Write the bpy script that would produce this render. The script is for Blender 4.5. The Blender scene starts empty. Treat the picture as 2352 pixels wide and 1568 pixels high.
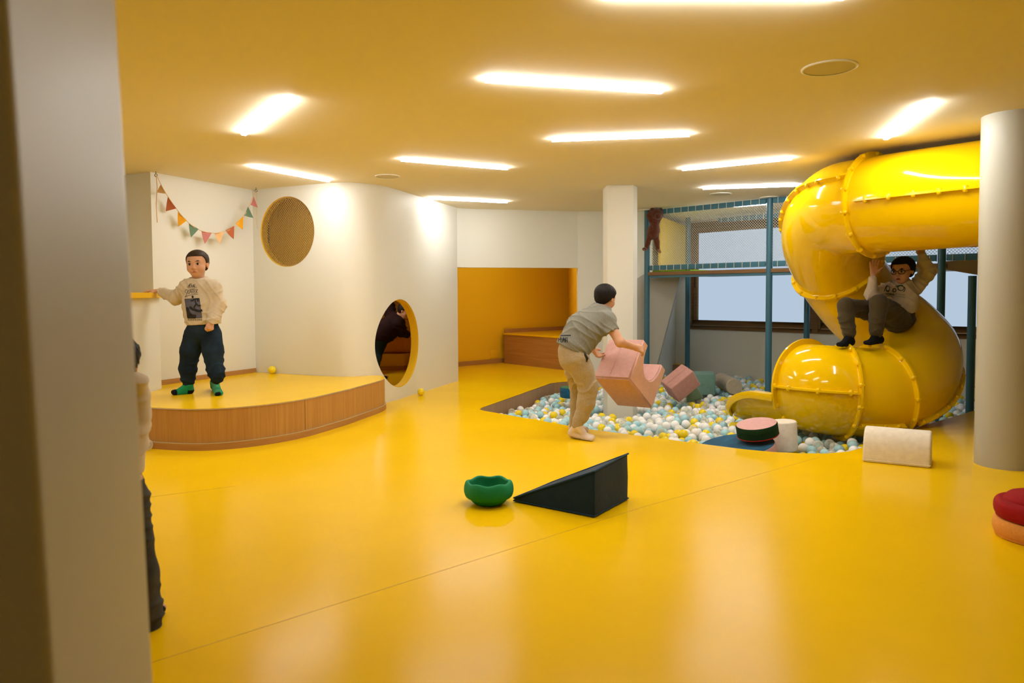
import bpy, bmesh, math, random
import numpy as np
from mathutils import Vector, Matrix, noise as mnoise
from mathutils.bvhtree import BVHTree
from mathutils.geometry import tessellate_polygon

SC = bpy.context.scene
COL = SC.collection
PI = math.pi
random.seed(7)

# ------------------------------------------------------------------ camera, world, exposure
FPX, PPY, PITCH, ROLL, EYE = 1700.0, 750.0, 0.0435, -0.0055, 1.1
CEIL = 2.2
_cp, _sp = math.cos(PITCH), math.sin(PITCH)
_f = Vector((0, _cp, -_sp)); _u = Vector((0, _sp, _cp)); _x = Vector((1, 0, 0))
CX = math.cos(ROLL) * _x + math.sin(ROLL) * _u
CU = -math.sin(ROLL) * _x + math.cos(ROLL) * _u
CW = _f
EYEP = Vector((0, 0, EYE))
cam_data = bpy.data.cameras.new('camera')
cam = bpy.data.objects.new('camera', cam_data); COL.objects.link(cam)
rot = Matrix((CX, CU, -CW)).transposed()
cam.matrix_world = Matrix.Translation(EYEP) @ rot.to_4x4()
cam_data.sensor_width = 36.0
cam_data.lens = 36.0 * FPX / 2352.0
cam_data.shift_y = (PPY - 784.0) / 2352.0
cam_data.clip_start = 0.05
cam_data.dof.use_dof = True
cam_data.dof.focus_distance = 6.0
cam_data.dof.aperture_fstop = 3.4
SC.camera = cam
w = bpy.data.worlds.new('world'); SC.world = w; w.use_nodes = True
w.node_tree.nodes['Background'].inputs[0].default_value = (0.62, 0.74, 0.95, 1)
w.node_tree.nodes['Background'].inputs[1].default_value = 0.35
SC.view_settings.view_transform = 'Standard'
SC.view_settings.look = 'None'
SC.view_settings.exposure = 0.0
SC.view_settings.gamma = 1.0
SC.view_settings.use_curve_mapping = False
LAMP = 87.0        # radiance of the ceiling tubes
SKYPANE = 0.72    # daylight coming through the frosted panes

def ray(px, py):
    return (px - 1176.0) / FPX * CX - (py - PPY) / FPX * CU + CW
def at_z(px, py, z=0.0):
    d = ray(px, py); return EYEP + d * ((z - EYE) / d.z)
def at_y(px, py, y):
    d = ray(px, py); return EYEP + d * (y / d.y)
def on_line(px, py, A, B):
    d = ray(px, py); n = Vector((-(B[1] - A[1]), B[0] - A[0], 0))
    return EYEP + d * (n.dot(Vector((A[0], A[1], 0))) / n.dot(d))

# ------------------------------------------------------------------ materials
def L(r, g, b):
    return tuple(((c / 255 / 12.92) if c <= 10 else ((c / 255 + 0.055) / 1.055) ** 2.4) for c in (r, g, b))
def mat(name, col, rough=0.6, spec=0.5, bump=0.0, bscale=40.0, var=0.0, vscale=3.0, coat=0.0, sheen=0.0, metal=0.0, stretch=None, alpha=None, emit=None, estr=0.0, dist=0.01):
    m = bpy.data.materials.new(name); m.use_nodes = True
    nt = m.node_tree; b = nt.nodes['Principled BSDF']
    b.inputs['Base Color'].default_value = (*col, 1); b.inputs['Roughness'].default_value = rough
    b.inputs['Specular IOR Level'].default_value = spec; b.inputs['Metallic'].default_value = metal
    b.inputs['Coat Weight'].default_value = coat; b.inputs['Sheen Weight'].default_value = sheen
    if emit: b.inputs['Emission Color'].default_value = (*emit, 1); b.inputs['Emission Strength'].default_value = estr
    tc = nt.nodes.new('ShaderNodeTexCoord'); mp = nt.nodes.new('ShaderNodeMapping')
    nt.links.new(tc.outputs['Object'], mp.inputs[0])
    if stretch: mp.inputs['Scale'].default_value = stretch
    if var:
        n = nt.nodes.new('ShaderNodeTexNoise'); n.inputs['Scale'].default_value = vscale; n.inputs['Detail'].default_value = 6
        nt.links.new(mp.outputs[0], n.inputs['Vector'])
        r = nt.nodes.new('ShaderNodeMapRange'); r.inputs[1].default_value = .3; r.inputs[2].default_value = .7
        r.inputs[3].default_value = 1 - var; r.inputs[4].default_value = 1 + var
        nt.links.new(n.outputs[0], r.inputs[0])
        mx = nt.nodes.new('ShaderNodeVectorMath'); mx.operation = 'SCALE'; mx.inputs[0].default_value = col
        nt.links.new(r.outputs[0], mx.inputs['Scale']); nt.links.new(mx.outputs[0], b.inputs['Base Color'])
    if bump:
        n = nt.nodes.new('ShaderNodeTexNoise'); n.inputs['Scale'].default_value = bscale; n.inputs['Detail'].default_value = 3
        nt.links.new(mp.outputs[0], n.inputs['Vector'])
        bp = nt.nodes.new('ShaderNodeBump'); bp.inputs['Strength'].default_value = bump; bp.inputs['Distance'].default_value = dist
        nt.links.new(n.outputs[0], bp.inputs['Height']); nt.links.new(bp.outputs[0], b.inputs['Normal'])
    return m

M = {}
M['floor'] = mat('yellow_vinyl', (0.88, 0.55, 0.002), 0.21, 0.06, bump=0.12, bscale=9, var=0.03, vscale=1.5, dist=0.004)
M['yellow_paint'] = mat('yellow_paint', (0.85, 0.52, 0.012), 0.5, 0.35)
M['white'] = mat('white_paint', (0.76, 0.75, 0.68), 0.55, 0.35, bump=0.05, bscale=60, dist=.002)
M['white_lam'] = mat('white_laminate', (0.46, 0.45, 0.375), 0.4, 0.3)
M['ceiling'] = mat('ceiling_paint', (0.82, 0.74, 0.56), 0.8, 0.2)
M['joint_brown'] = mat('joint_brown', (0.20, 0.09, 0.02), 0.8)
M['dark_gap'] = mat('dark_gap', (0.03, 0.02, 0.015), 0.8)
M['seam'] = mat('floor_seam', (0.52, 0.28, 0.003), 0.5)
def wood(name, a, b_, st, sc=1.0, rough=.5):
    m = mat(name, a, rough, .35); nt = m.node_tree; b = nt.nodes['Principled BSDF']
    tc = nt.nodes.new('ShaderNodeTexCoord'); mp = nt.nodes.new('ShaderNodeMapping'); mp.inputs['Scale'].default_value = st
    n = nt.nodes.new('ShaderNodeTexNoise'); n.inputs['Scale'].default_value = sc; n.inputs['Detail'].default_value = 8; n.inputs['Roughness'].default_value = .65
    cr = nt.nodes.new('ShaderNodeValToRGB'); cr.color_ramp.elements[0].position = .32; cr.color_ramp.elements[1].position = .68
    cr.color_ramp.elements[0].color = (*b_, 1); cr.color_ramp.elements[1].color = (*a, 1)
    nt.links.new(tc.outputs['Object'], mp.inputs[0]); nt.links.new(mp.outputs[0], n.inputs['Vector'])
    nt.links.new(n.outputs[0], cr.inputs[0]); nt.links.new(cr.outputs[0], b.inputs['Base Color'])
    bp = nt.nodes.new('ShaderNodeBump'); bp.inputs['Strength'].default_value = .1; bp.inputs['Distance'].default_value = .003
    nt.links.new(n.outputs[0], bp.inputs['Height']); nt.links.new(bp.outputs[0], b.inputs['Normal'])
    return m
M['oak'] = wood('oak_veneer', (0.53, 0.285, 0.075), (0.41, 0.195, 0.046), (60, 60, 1.6))
M['oak_flat'] = wood('oak_trim', (0.49, 0.255, 0.075), (0.38, 0.18, 0.048), (3, 3, 60))
M['oak_h'] = wood('oak_bench', (0.45, 0.23, 0.062), (0.34, 0.16, 0.040), (1.6, 1.6, 40))
M['pit_oak'] = wood('pit_oak', (0.42, 0.245, 0.125), (0.33, 0.185, 0.09), (38, 38, 1.6))
M['walnut'] = wood('window_frame_wood', (0.21, 0.115, 0.035), (0.13, 0.068, 0.022), (2.5, 2.5, 45))
M['oak_dark'] = wood('deck_wood', (0.25, 0.13, 0.05), (0.17, 0.085, 0.032), (3, 3, 60))
M['alu'] = mat('aluminium_strip', (0.62, 0.55, 0.45), .35, .5, metal=.6)
M['slide'] = mat('slide_plastic', (0.90, 0.57, 0.001), 0.09, 0.45, coat=.0, bump=.05, bscale=3.0, dist=.01)
M['blue_steel'] = mat('blue_powder_coat', (0.035, 0.135, 0.20), 0.4, 0.5)
M['blue_pad'] = mat('blue_padding', (0.045, 0.16, 0.23), 0.55, 0.4)
M['net'] = mat('net_cord', (0.70, 0.68, 0.60), 0.8)
M['net_tan'] = mat('tan_net_cord', (0.50, 0.32, 0.11), 0.8)
M['grey_panel'] = mat('grey_panel', (0.46, 0.445, 0.385), 0.5)
M['tan_panel'] = mat('tan_panel', (0.52, 0.40, 0.21), 0.6)
M['green_mat'] = mat('green_mat', (0.25, 0.55, 0.01), 0.6)
M['steel'] = mat('steel_hook', (0.10, 0.08, 0.06), .4, metal=.8)
M['grille'] = mat('speaker_grille', (0.60, 0.54, 0.40), 0.6)
M['white_trim'] = mat('white_trim', (0.8, 0.78, 0.7), 0.5)
def emis(name, col, s):
    m = bpy.data.materials.new(name); m.use_nodes = True; nt = m.node_tree
    nt.nodes.remove(nt.nodes['Principled BSDF']); e = nt.nodes.new('ShaderNodeEmission')
    e.inputs[0].default_value = (*col, 1); e.inputs[1].default_value = s
    nt.links.new(e.outputs[0], nt.nodes['Material Output'].inputs[0]); return m
M['lamp'] = emis('led_diffuser', (1.0, 0.99, 0.97), LAMP)
M['pane'] = emis('frosted_daylight_pane', (0.64, 0.80, 0.98), SKYPANE)
def fabric(name, col, var=.06, bump=.25, bs=220, rough=.9, vs=30):
    return mat(name, col, rough, .15, bump=bump, bscale=bs, var=var, vscale=vs, sheen=.12 if max(col) > .05 else 0, dist=.004)

# ------------------------------------------------------------------ object helpers
def setp(o, label=None, cat=None, group=None, kind=None):
    if label: o['label'] = label
    if cat: o['category'] = cat
    if group: o['group'] = group
    if kind: o['kind'] = kind
    return o
def thing(name, label, cat, loc=(0, 0, 0), group=None, rz=0.0):
    o = bpy.data.objects.new(name, None); COL.objects.link(o); o.location = loc; o.rotation_euler.z = rz
    o.empty_display_size = .1
    return setp(o, label, cat, group)
def link(name, me, parent=None):
    o = bpy.data.objects.new(name, me); COL.objects.link(o)
    if parent is not None:
        o.parent = parent
        o.matrix_parent_inverse = Matrix.Identity(4)
    return o
class MB:
    """collects geometry for ONE mesh"""
    def __init__(s): s.v = []; s.f = []; s.mi = []; s.cur = 0
    def add(s, vs, fs):
        n = len(s.v); s.v += [tuple(v) for v in vs]; s.f += [tuple(i + n for i in f) for f in fs]; s.mi += [s.cur] * len(fs); return s
    def box(s, lo, hi):
        x0, y0, z0 = lo; x1, y1, z1 = hi
        return s.add([(x0, y0, z0), (x1, y0, z0), (x1, y1, z0), (x0, y1, z0), (x0, y0, z1), (x1, y0, z1), (x1, y1, z1), (x0, y1, z1)],
                     [(0, 3, 2, 1), (4, 5, 6, 7), (0, 1, 5, 4), (1, 2, 6, 5), (2, 3, 7, 6), (3, 0, 4, 7)])
    def hexa(s, b4, t4):
        return s.add(list(b4) + list(t4), [(0, 3, 2, 1), (4, 5, 6, 7), (0, 1, 5, 4), (1, 2, 6, 5), (2, 3, 7, 6), (3, 0, 4, 7)])
    def obox(s, c, ax, ay, az):
        c, ax, ay, az = Vector(c), Vector(ax), Vector(ay), Vector(az)
        b = [c - ax - ay - az, c + ax - ay - az, c + ax + ay - az, c - ax + ay - az]
        t = [p + 2 * az for p in b]
        return s.hexa(b, t)
    def prism(s, pts, z0, z1):
        n = len(pts); vs = [(p[0], p[1], z0) for p in pts] + [(p[0], p[1], z1) for p in pts]
        fs = [(i, (i + 1) % n, n + (i + 1) % n, n + i) for i in range(n)]
        tri = tessellate_polygon([[Vector((p[0], p[1], 0)) for p in pts]])
        fs += [tuple(t) for t in tri] + [tuple(n + i for i in reversed(t)) for t in tri]
        return s.add(vs, fs)
    def tube(s, pts, r, n=8, caps=True, closed=False):
        pts = [Vector(p) for p in pts]; m = len(pts); rings = []
        rr = r if hasattr(r, '__len__') else [r] * m
        up = None
        for i in range(m):
            if closed: t = (pts[(i + 1) % m] - pts[i - 1]).normalized()
            else: t = (pts[min(i + 1, m - 1)] - pts[max(i - 1, 0)]).normalized()
            if up is None:
                up = t.orthogonal().normalized()
            up = (up - t * up.dot(t)).normalized(); sd = t.cross(up)
            rings.append([pts[i] + (up * math.cos(2 * PI * k / n) + sd * math.sin(2 * PI * k / n)) * rr[i] for k in range(n)])
        vs = [p for rg in rings for p in rg]; fs = []
        for i in range(m if closed else m - 1):
            j = (i + 1) % m
            for k in range(n):
                fs.append((i * n + k, i * n + (k + 1) % n, j * n + (k + 1) % n, j * n + k))
        if caps and not closed:
            fs += [tuple(range(n - 1, -1, -1)), tuple(range((m - 1) * n, m * n))]
        return s.add(vs, fs)
    def lathe(s, prof, n=32, c=(0, 0, 0), cap=True):
        vs = []; fs = []; m = len(prof)
        for r, z in prof:
            for k in range(n):
                a = 2 * PI * k / n; vs.append((c[0] + r * math.cos(a), c[1] + r * math.sin(a), c[2] + z))
        for i in range(m - 1):
            for k in range(n):
                fs.append((i * n + k, i * n + (k + 1) % n, (i + 1) * n + (k + 1) % n, (i + 1) * n + k))
        if cap: fs += [tuple(range(n - 1, -1, -1)), tuple(range((m - 1) * n, m * n))]
        return s.add(vs, fs)
    def ribbon(s, path, z0, z1, th):
        """vertical wall of thickness th to the LEFT of the path direction"""
        pts = [Vector((p[0], p[1], 0)) for p in path]; n = len(pts); off = []
        for i in range(n):
            a = (pts[i] - pts[i - 1]).normalized() if i else None
            b = (pts[i + 1] - pts[i]).normalized() if i < n - 1 else None
            na = Vector((-a.y, a.x, 0)) if a else None; nb = Vector((-b.y, b.x, 0)) if b else None
            nn = ((na or nb) + (nb or na)).normalized(); k = 1 / max(.4, nn.dot(na or nb))
            off.append(pts[i] + nn * th * k)
        zz = z0 if hasattr(z0, '__len__') else [z0] * n
        vs = []
        for i in range(n):
            p, q = pts[i], off[i]
            vs += [(p.x, p.y, zz[i]), (p.x, p.y, z1), (q.x, q.y, z1), (q.x, q.y, zz[i])]
        fs = []
        for i in range(n - 1):
            a, b = i * 4, i * 4 + 4
            for k in range(4): fs.append((a + k, b + k, b + (k + 1) % 4, a + (k + 1) % 4))
        fs += [(0, 1, 2, 3), ((n - 1) * 4 + 3, (n - 1) * 4 + 2, (n - 1) * 4 + 1, (n - 1) * 4)]
        return s.add(vs, fs)
    def mesh(s, name, mats, smooth=False, fixn=True):
        me = bpy.data.meshes.new(name); me.from_pydata(s.v, [], s.f)
        for m in (mats if isinstance(mats, (list, tuple)) else [mats]): me.materials.append(m)
        me.polygons.foreach_set('material_index', s.mi)
        if fixn:
            bm = bmesh.new(); bm.from_mesh(me); bmesh.ops.recalc_face_normals(bm, faces=bm.faces); bm.to_mesh(me); bm.free()
        if smooth: me.polygons.foreach_set('use_smooth', [True] * len(me.polygons))
        me.update(); return me
    def build(s, name, mats, parent=None, smooth=False, bevel=0.0, bseg=2, auto=None, sub=0, fixn=True):
        me = s.mesh(name, mats, smooth, fixn)
        if bevel:
            bm = bmesh.new(); bm.from_mesh(me)
            bmesh.ops.remove_doubles(bm, verts=bm.verts, dist=1e-5)
            es = [e for e in bm.edges if len(e.link_faces) == 2 and e.calc_face_angle(0) > .35]
            bmesh.ops.bevel(bm, geom=es, offset=bevel, segments=bseg, profile=.6, affect='EDGES', clamp_overlap=True)
            bm.to_mesh(me); bm.free()
        if auto is not None or bevel:
            a = auto if auto is not None else .7
            bm = bmesh.new(); bm.from_mesh(me)
            for f in bm.faces: f.smooth = True
            for e in bm.edges:
                e.smooth = not (len(e.link_faces) == 2 and e.calc_face_angle(0) > a)
            bm.to_mesh(me); bm.free()
        o = link(name, me, parent)
        if parent is not None and parent.parent is None and parent.type == 'EMPTY':
            o.matrix_parent_inverse = loc_inv(parent)
        elif parent is not None:
            o.matrix_parent_inverse = loc_inv(parent)
        return o
def world_of(o):
    m = Matrix.LocRotScale(o.location, o.rotation_euler, o.scale)
    return (world_of(o.parent) @ o.matrix_parent_inverse @ m) if o.parent else m
def loc_inv(p): return world_of(p).inverted()
def struct(o): o['kind'] = 'structure'; return o
def boolean(o, cutters):
    for c in cutters:
        md = o.modifiers.new('b', 'BOOLEAN'); md.operation = 'DIFFERENCE'; md.solver = 'EXACT'; md.object = c
    bpy.context.view_layer.update()
    dg = bpy.context.evaluated_depsgraph_get()
    me = bpy.data.meshes.new_from_object(o.evaluated_get(dg))
    o.modifiers.clear(); o.data = me
    for c in cutters: bpy.data.objects.remove(c)
    return o
def smooth_path(pts, n=8):
    P = [Vector(p) for p in pts]; out = []
    for i in range(len(P) - 1):
        p0, p1, p2, p3 = P[max(i - 1, 0)], P[i], P[i + 1], P[min(i + 2, len(P) - 1)]
        for k in range(n):
            t = k / n
            out.append(.5 * ((2 * p1) + (p2 - p0) * t + (2 * p0 - 5 * p1 + 4 * p2 - p3) * t * t + (3 * p1 - p0 - 3 * p2 + p3) * t ** 3))
    out.append(P[-1]); return out
def arc(c, r, a0, a1, n=10):
    return [Vector((c[0] + r * math.cos(math.radians(a0 + (a1 - a0) * i / n)), c[1] + r * math.sin(math.radians(a0 + (a1 - a0) * i / n)), 0)) for i in range(n + 1)]
# ------------------------------------------------------------------ the room shell
W0 = Vector((2.733, 11.503, 0)); WD = Vector((.676, -.737, 0)).normalized(); WN = Vector((-WD.y * -1, 0, 0))
WN = Vector((WD.y, -WD.x, 0))           # from the window wall into the room
def wpt(s, z, out=0.0): p = W0 + WD * s + WN * out; return Vector((p.x, p.y, z))

pit = [(-.313, 7.06), (-.27, 6.98), (.614, 5.997), (1.406, 5.36), (1.62, 5.19), (1.786, 5.095), (1.97, 5.04), (2.156, 5.03), (2.33, 5.09), (2.479, 5.21), (3.39, 6.07), (4.274, 6.819), (5.30, 7.75),
       tuple(wpt(3.85, 0)[:2]), tuple(wpt(0, 0)[:2]), (2.586, 11.368), (2.298, 11.674), (2.05, 10.75), (1.9, 9.88), (1.1, 9.88), (.687, 9.288), (.60, 9.235), (.475, 9.114), (-.30, 7.16)]
outer = [(-4.6, -2.6), (6.8, -2.6), (6.8, 14), (-4.6, 14)]
PITV = [Vector((p[0], p[1], 0)) for p in pit]
def make_floor():
    loops = [[Vector((p[0], p[1], 0)) for p in outer], PITV]
    tri = tessellate_polygon(loops); vs = [p for l in loops for p in l]
    b = MB(); b.add(vs, [tuple(t) for t in tri])
    o = struct(b.build('floor', M['floor']))
    bm = bmesh.new(); bm.from_mesh(o.data)
    for f in bm.faces:
        if f.normal.z < 0: f.normal_flip()
    bm.to_mesh(o.data); bm.free()
    # welded joints of the vinyl sheets: thin dark lines lying in the floor
    def seam(p, q):
        p, q = at_z(*p), at_z(*q); d = (q - p).normalized(); n = Vector((-d.y, d.x, 0)) * .0010
        s = MB(); s.hexa([p - n, q - n, q + n, p + n], [v + Vector((0, 0, .0006)) for v in (p - n, q - n, q + n, p + n)])
        struct(s.build('floor_seam', M['seam'], o))
    seam((200, 1568), (1480, 1163)); seam((1480, 1163), (1885, 1049)); seam((300, 1147), (540, 1116))
    return o
make_floor()
# pit: side boards (oak) and bottom
k_ = pit.index((1.1, 9.88)); b = MB(); b.ribbon(pit[k_:] + pit[:13], -.27, -.004, -.03)
struct(b.build('trim_1', M['pit_oak'], auto=.5))
b = MB(); b.ribbon([tuple(wpt(0, 0)[:2]), (2.586, 11.368), (2.298, 11.674)], -.27, -.004, -.03); struct(b.build('trim_3', M['pit_oak'], auto=.5))
b = MB(); tri = tessellate_polygon([PITV]); b.add([Vector((p.x, p.y, -.265)) for p in PITV], [tuple(t) for t in tri])
struct(b.build('floor_pit', M['white_lam']))
b = MB(); b.box((-4.6, -2.6, CEIL), (6.8, 14, CEIL + .12)); struct(b.build('ceiling', M['ceiling']))

# left recess wall
b = MB(); b.ribbon([(-4.3, 7.18), (-3.196, 6.609), (-2.69, 7.74), (-2.62, 7.90)], 0, CEIL, .15)
struct(b.build('wall_left', M['white'], auto=.5))
# the long curved wall with the two round openings
cpath = [(-2.72, 7.755), (-2.3, 7.55)] + [tuple(p[:2]) for p in smooth_path([(-1.95, 7.38, 0), (-1.80, 7.315, 0), (-1.66, 7.275, 0), (-1.52, 7.295, 0), (-1.39, 7.38, 0), (-1.295, 7.52, 0), (-1.225, 7.70, 0), (-1.13, 8.00, 0)], 8)] + [(-.97, 8.52), (-.84, 8.94), (-.69, 9.43)]
b = MB(); b.ribbon(cpath, 0, CEIL, .078)
wc = struct(b.build('wall_curved', [M['white'], M['yellow_paint']], auto=.5))
def cutter(c, n, r, L_=.6):
    b = MB(); t = [Vector(c) + Vector(n) * s for s in (-L_, L_)]; b.tube(t, r, 72); me = b.mesh('c', M['yellow_paint']); return link('cutter', me)
RWA, RWB = (-2.72, 7.755), (-1.95, 7.38)
rw_c = on_line(659, 532, RWA, RWB); rw_d = (Vector(RWB) - Vector(RWA)).normalized(); rw_n = Vector((rw_d.y, -rw_d.x, 0)); rw_d = Vector((rw_d.x, rw_d.y, 0)); RW_R = .355
OVA, OVB = (-1.225, 7.70), (-.69, 9.43)
ov_c = on_line(919, 788, OVA, OVB); ov_d = (Vector(OVB) - Vector(OVA)).normalized(); ov_n = Vector((ov_d.y, -ov_d.x, 0)); ov_d = Vector((ov_d.x, ov_d.y, 0)); OV_R = .465
boolean(wc, [cutter(rw_c, rw_n, RW_R), cutter(ov_c, ov_n, OV_R)])
for e in range(1):
    bm = bmesh.new(); bm.from_mesh(wc.data)
    for f in bm.faces: f.smooth = False
    for f in bm.faces:
        if abs(f.normal.z) < .05: f.smooth = True
    for ed in bm.edges: ed.smooth = not (len(ed.link_faces) == 2 and ed.calc_face_angle(0) > .4)
    bm.to_mesh(wc.data); bm.free()
flank = [p for p in cpath if p[0] > -1.5 and p[1] > 7.32]
def liner(c, dvec, n, r, th, name):
    # yellow lining ring inside a round opening
    b = MB(); N = 72; vs = []; fs = []
    for k in range(N):
        a = 2 * PI * k / N; rad = dvec * math.cos(a) + Vector((0, 0, 1)) * math.sin(a)
        back = 0.0
        if n.x > .5:                       # where the wall starts to bend the lining follows it
            y = (c + rad * r).y
            for (xa, ya), (xb, yb) in zip(flank[:-1], flank[1:]):
                if ya <= y <= yb: back = max(0.0, ((c + rad * r).x - (xa + (xb - xa) * (y - ya) / (yb - ya))) / n.x)
        for rr, dd in ((r - .002, -.012), (r - .008, -.012), (r - .008, -th), (r - .002, -th)): vs.append(c + rad * rr + n * (dd - back))
    for k in range(N):
        j = (k + 1) % N
        for q in range(4): fs.append((k * 4 + q, j * 4 + q, j * 4 + (q + 1) % 4, k * 4 + (q + 1) % 4))
    b.add(vs, fs); return struct(b.build(name, M['yellow_paint'], wc, auto=.6))
liner(rw_c, rw_d, rw_n, RW_R, .085, 'opening_lining')
liner(ov_c, ov_d, ov_n, OV_R, .085, 'opening_lining')
def net_patch(mb, o, u, v, inside, lim, cell, r, diag=True):
    """cords of a net over the plane o + u*s + v*t, clipped by inside(s, t)"""
    dirs = ((1, 1), (1, -1)) if diag else ((1, 0), (0, 1))
    for d in dirs:
        d = Vector((d[0], d[1])).normalized(); n = Vector((-d.y, d.x)); k = -int(lim / cell)
        while k * cell < lim:
            st = None; q = -lim
            pts = []
            while q <= lim:
                p = d * q + n * (k * cell)
                ok = inside(p.x, p.y)
                if ok and st is None: st = p.copy()
                if not ok and st is not None: pts.append((st, last.copy())); st = None
                last = p; q += .01
            if st is not None: pts.append((st, last))
            for a, c in pts:
                if (a - c).length > .012: mb.tube([o + u * a.x + v * a.y, o + u * c.x + v * c.y], r, 4, caps=False)
            k += 1
UPZ = Vector((0, 0, 1))
b = MB(); net_patch(b, rw_c + rw_n * -.014, rw_d, UPZ, lambda s, t: s * s + t * t < (RW_R - .005) ** 2, .36, .0200, .0023)
t = thing('round_window_net', 'tan diamond mesh net stretched across the high round wall opening', 'net', rw_c - Vector((0, 0, RW_R)))
b.build('mesh_net', M['net_tan'], t)
b = MB(); N = 72; b.tube([rw_c + rw_n * -.014 + rw_d * math.cos(2 * PI * k / N) * (RW_R - .007) + UPZ * math.sin(2 * PI * k / N) * (RW_R - .007) for k in range(N)], .003, 6, closed=True)
b.build('hoop', M['net_tan'], t)

# play den behind the curved wall, seen through the openings
DEN = M['yellow_paint']
b = MB(); b.ribbon([(-2.78, 7.80), (-2.75, 11.9), (-1.2, 12.0), (-1.06, 11.0), (-1.0, 9.6), (-.955, 9.30)], 0, CEIL, .12)
struct(b.build('wall_den', DEN, auto=.5))

b = MB(); b.prism([(-2.75, 7.9), (-2.2, 7.62), (-1.75, 7.42), (-1.5, 7.42), (-1.38, 7.62), (-1.1, 8.5), (-.95, 9.25), (-1.0, 9.6), (-1.06, 11.0), (-1.2, 12.0), (-2.75, 11.9)], 1.26, 1.32); struct(b.build('floor_loft', M['yellow_paint']))
b = MB(); b.ribbon([(-2.7, 8.30), (-1.35, 7.68)], 1.32, CEIL, .04); struct(b.build('wall_loft', M['yellow_paint']))
# back wall over the alcove, and right of it
b = MB(); b.ribbon([(-.69, 9.43), (-.60, 9.52), (-.45, 9.585), (-.2, 9.64), (.885, 9.93)], 1.45, CEIL, .14)
struct(b.build('wall_back', M['white'], auto=.6))
b = MB(); b.ribbon([(.885, 9.93), (1.86, 9.93), (2.45, 11.35), (2.60, 11.70)], -.27, CEIL, .14)
struct(b.build('wall_back_right', M['white'], auto=.5))
b = MB(); b.ribbon([(-.74, 9.50), (-.90, 11.275), (-.814, 11.353), (.99, 12.98), (.895, 10.08)], 0, CEIL, .1)
struct(b.build('wall_alcove', M['yellow_paint'], auto=.4))
b = MB(); b.ribbon([(-.893, 11.275), (-.812, 11.345), (-.14, 11.955)], 0, .07, -.014); struct(b.build('baseboard_alcove', M['oak_flat']))
# little inspection flap in the alcove wall
ad = Vector((.742, .670, 0)); an = Vector((.670, -.742, 0)); ap = on_line(1136, 813, (-.814, 11.353), (.99, 12.98))
b = MB(); b.obox(ap + an * .004, ad * .088, an * .006, UPZ * .062)
t = setp(b.build('access_panel', M['yellow_paint'], bevel=.002), 'small square yellow flap low on the alcove wall', 'panel')
# bench in the alcove
t = thing('alcove_bench', 'low oak fronted bench with yellow top inside the alcove', 'bench', (.4, 11.3, 0))
bp = [(-.129, 11.818), (.905, 10.507), (.985, 12.93), (-.13, 11.925)]
b = MB(); b.prism(bp, 0, .462); b.build('front_panel', M['oak_h'], t)
b = MB(); b.prism([(p[0], p[1]) for p in [(-.14, 11.815), (.905, 10.49), (.985, 12.93), (-.14, 11.93)]], .462, .48); b.build('seat', M['floor'], t)
b = MB(); b.ribbon([(-.125, 11.93), (.98, 12.925)], .48, .545, -.015); b.build('skirting', M['oak_flat'], t)

# square pillar standing in the ball pit
pc = [at_z(1395, 424, CEIL), at_z(1456, 424, CEIL)]
pdx = Vector((1, .03, 0)).normalized(); pdy = Vector((-.03, 1, 0)).normalized(); p0 = Vector((.972, 7.53, 0)); wdt = .262
pts = [p0, p0 + pdx * wdt, p0 + pdx * (wdt + .07) + pdy * .14, p0 + pdx * (wdt + .07) + pdy * .30, p0 + pdy * .30]
b = MB(); b.prism([(p.x, p.y) for p in pts], -.265, CEIL); struct(b.build('pillar', M['white'], bevel=.006))

# window wall with two frosted windows
def wall_hole():
    b = MB(); b.ribbon([wpt(-.25, 0), wpt(5.6, 0)], -.27, CEIL, .22); o = struct(b.build('wall_window', M['white']))
    c = MB(); q = [wpt(.04, .55, .3), wpt(4.75, .55, .3), wpt(4.75, .55, -.5), wpt(.04, .55, -.5)]; c.hexa(q, [v + UPZ * 1.63 for v in q])
    k = link('cutter', c.mesh('c', M['white'])); boolean(o, [k]); return o
wall_hole()
def wbox(mb, s0, s1, z0, z1, o0, o1):
    q = [wpt(s0, z0, o1), wpt(s1, z0, o1), wpt(s1, z0, o0), wpt(s0, z0, o0)]; mb.hexa(q, [v + UPZ * (z1 - z0) for v in q])
def window(name, s0, s1):
    fr = MB(); wbox(fr, s0, s1, .55, .61, -.12, .03); wbox(fr, s0, s1, 2.09, 2.18, -.12, .03); wbox(fr, s0, s0 + .05, .61, 2.09, -.12, .03); wbox(fr, s1 - .05, s1, .61, 2.09, -.12, .03)
    o = struct(fr.build(name, M['walnut'], bevel=.004))
    sa = MB(); a, c = s0 + .05, s1 - .05
    wbox(sa, a, c, .615, .69, -.09, 0.0); wbox(sa, a, c, 2.02, 2.09, -.09, 0); wbox(sa, a, a + .075, .69, 2.02, -.09, 0); wbox(sa, c - .075, c, .69, 2.02, -.09, 0)
    struct(sa.build('window_sash', M['walnut'], o, bevel=.004))
    al = MB(); wbox(al, s0 + .04, s1 - .04, .611, .616, -.05, .012); struct(al.build('window_track', M['alu'], o))
    pn = MB(); wbox(pn, a + .07, c - .07, .685, 2.025, -.055, -.045); struct(pn.build('window_pane', M['pane'], o))
    hd = MB(); wbox(hd, a + .03, a + .045, 1.19, 1.36, -.001, .012); struct(hd.build('window_handle', M['dark_gap'], o, bevel=.003))
    return o
window('window_1', .04, 2.02); window('window_2', 2.06, 4.72)
b = MB(); wbox(b, 2.0, 2.08, .55, 2.18, -.11, .034); struct(b.build('trim_2', M['walnut']))

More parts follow.
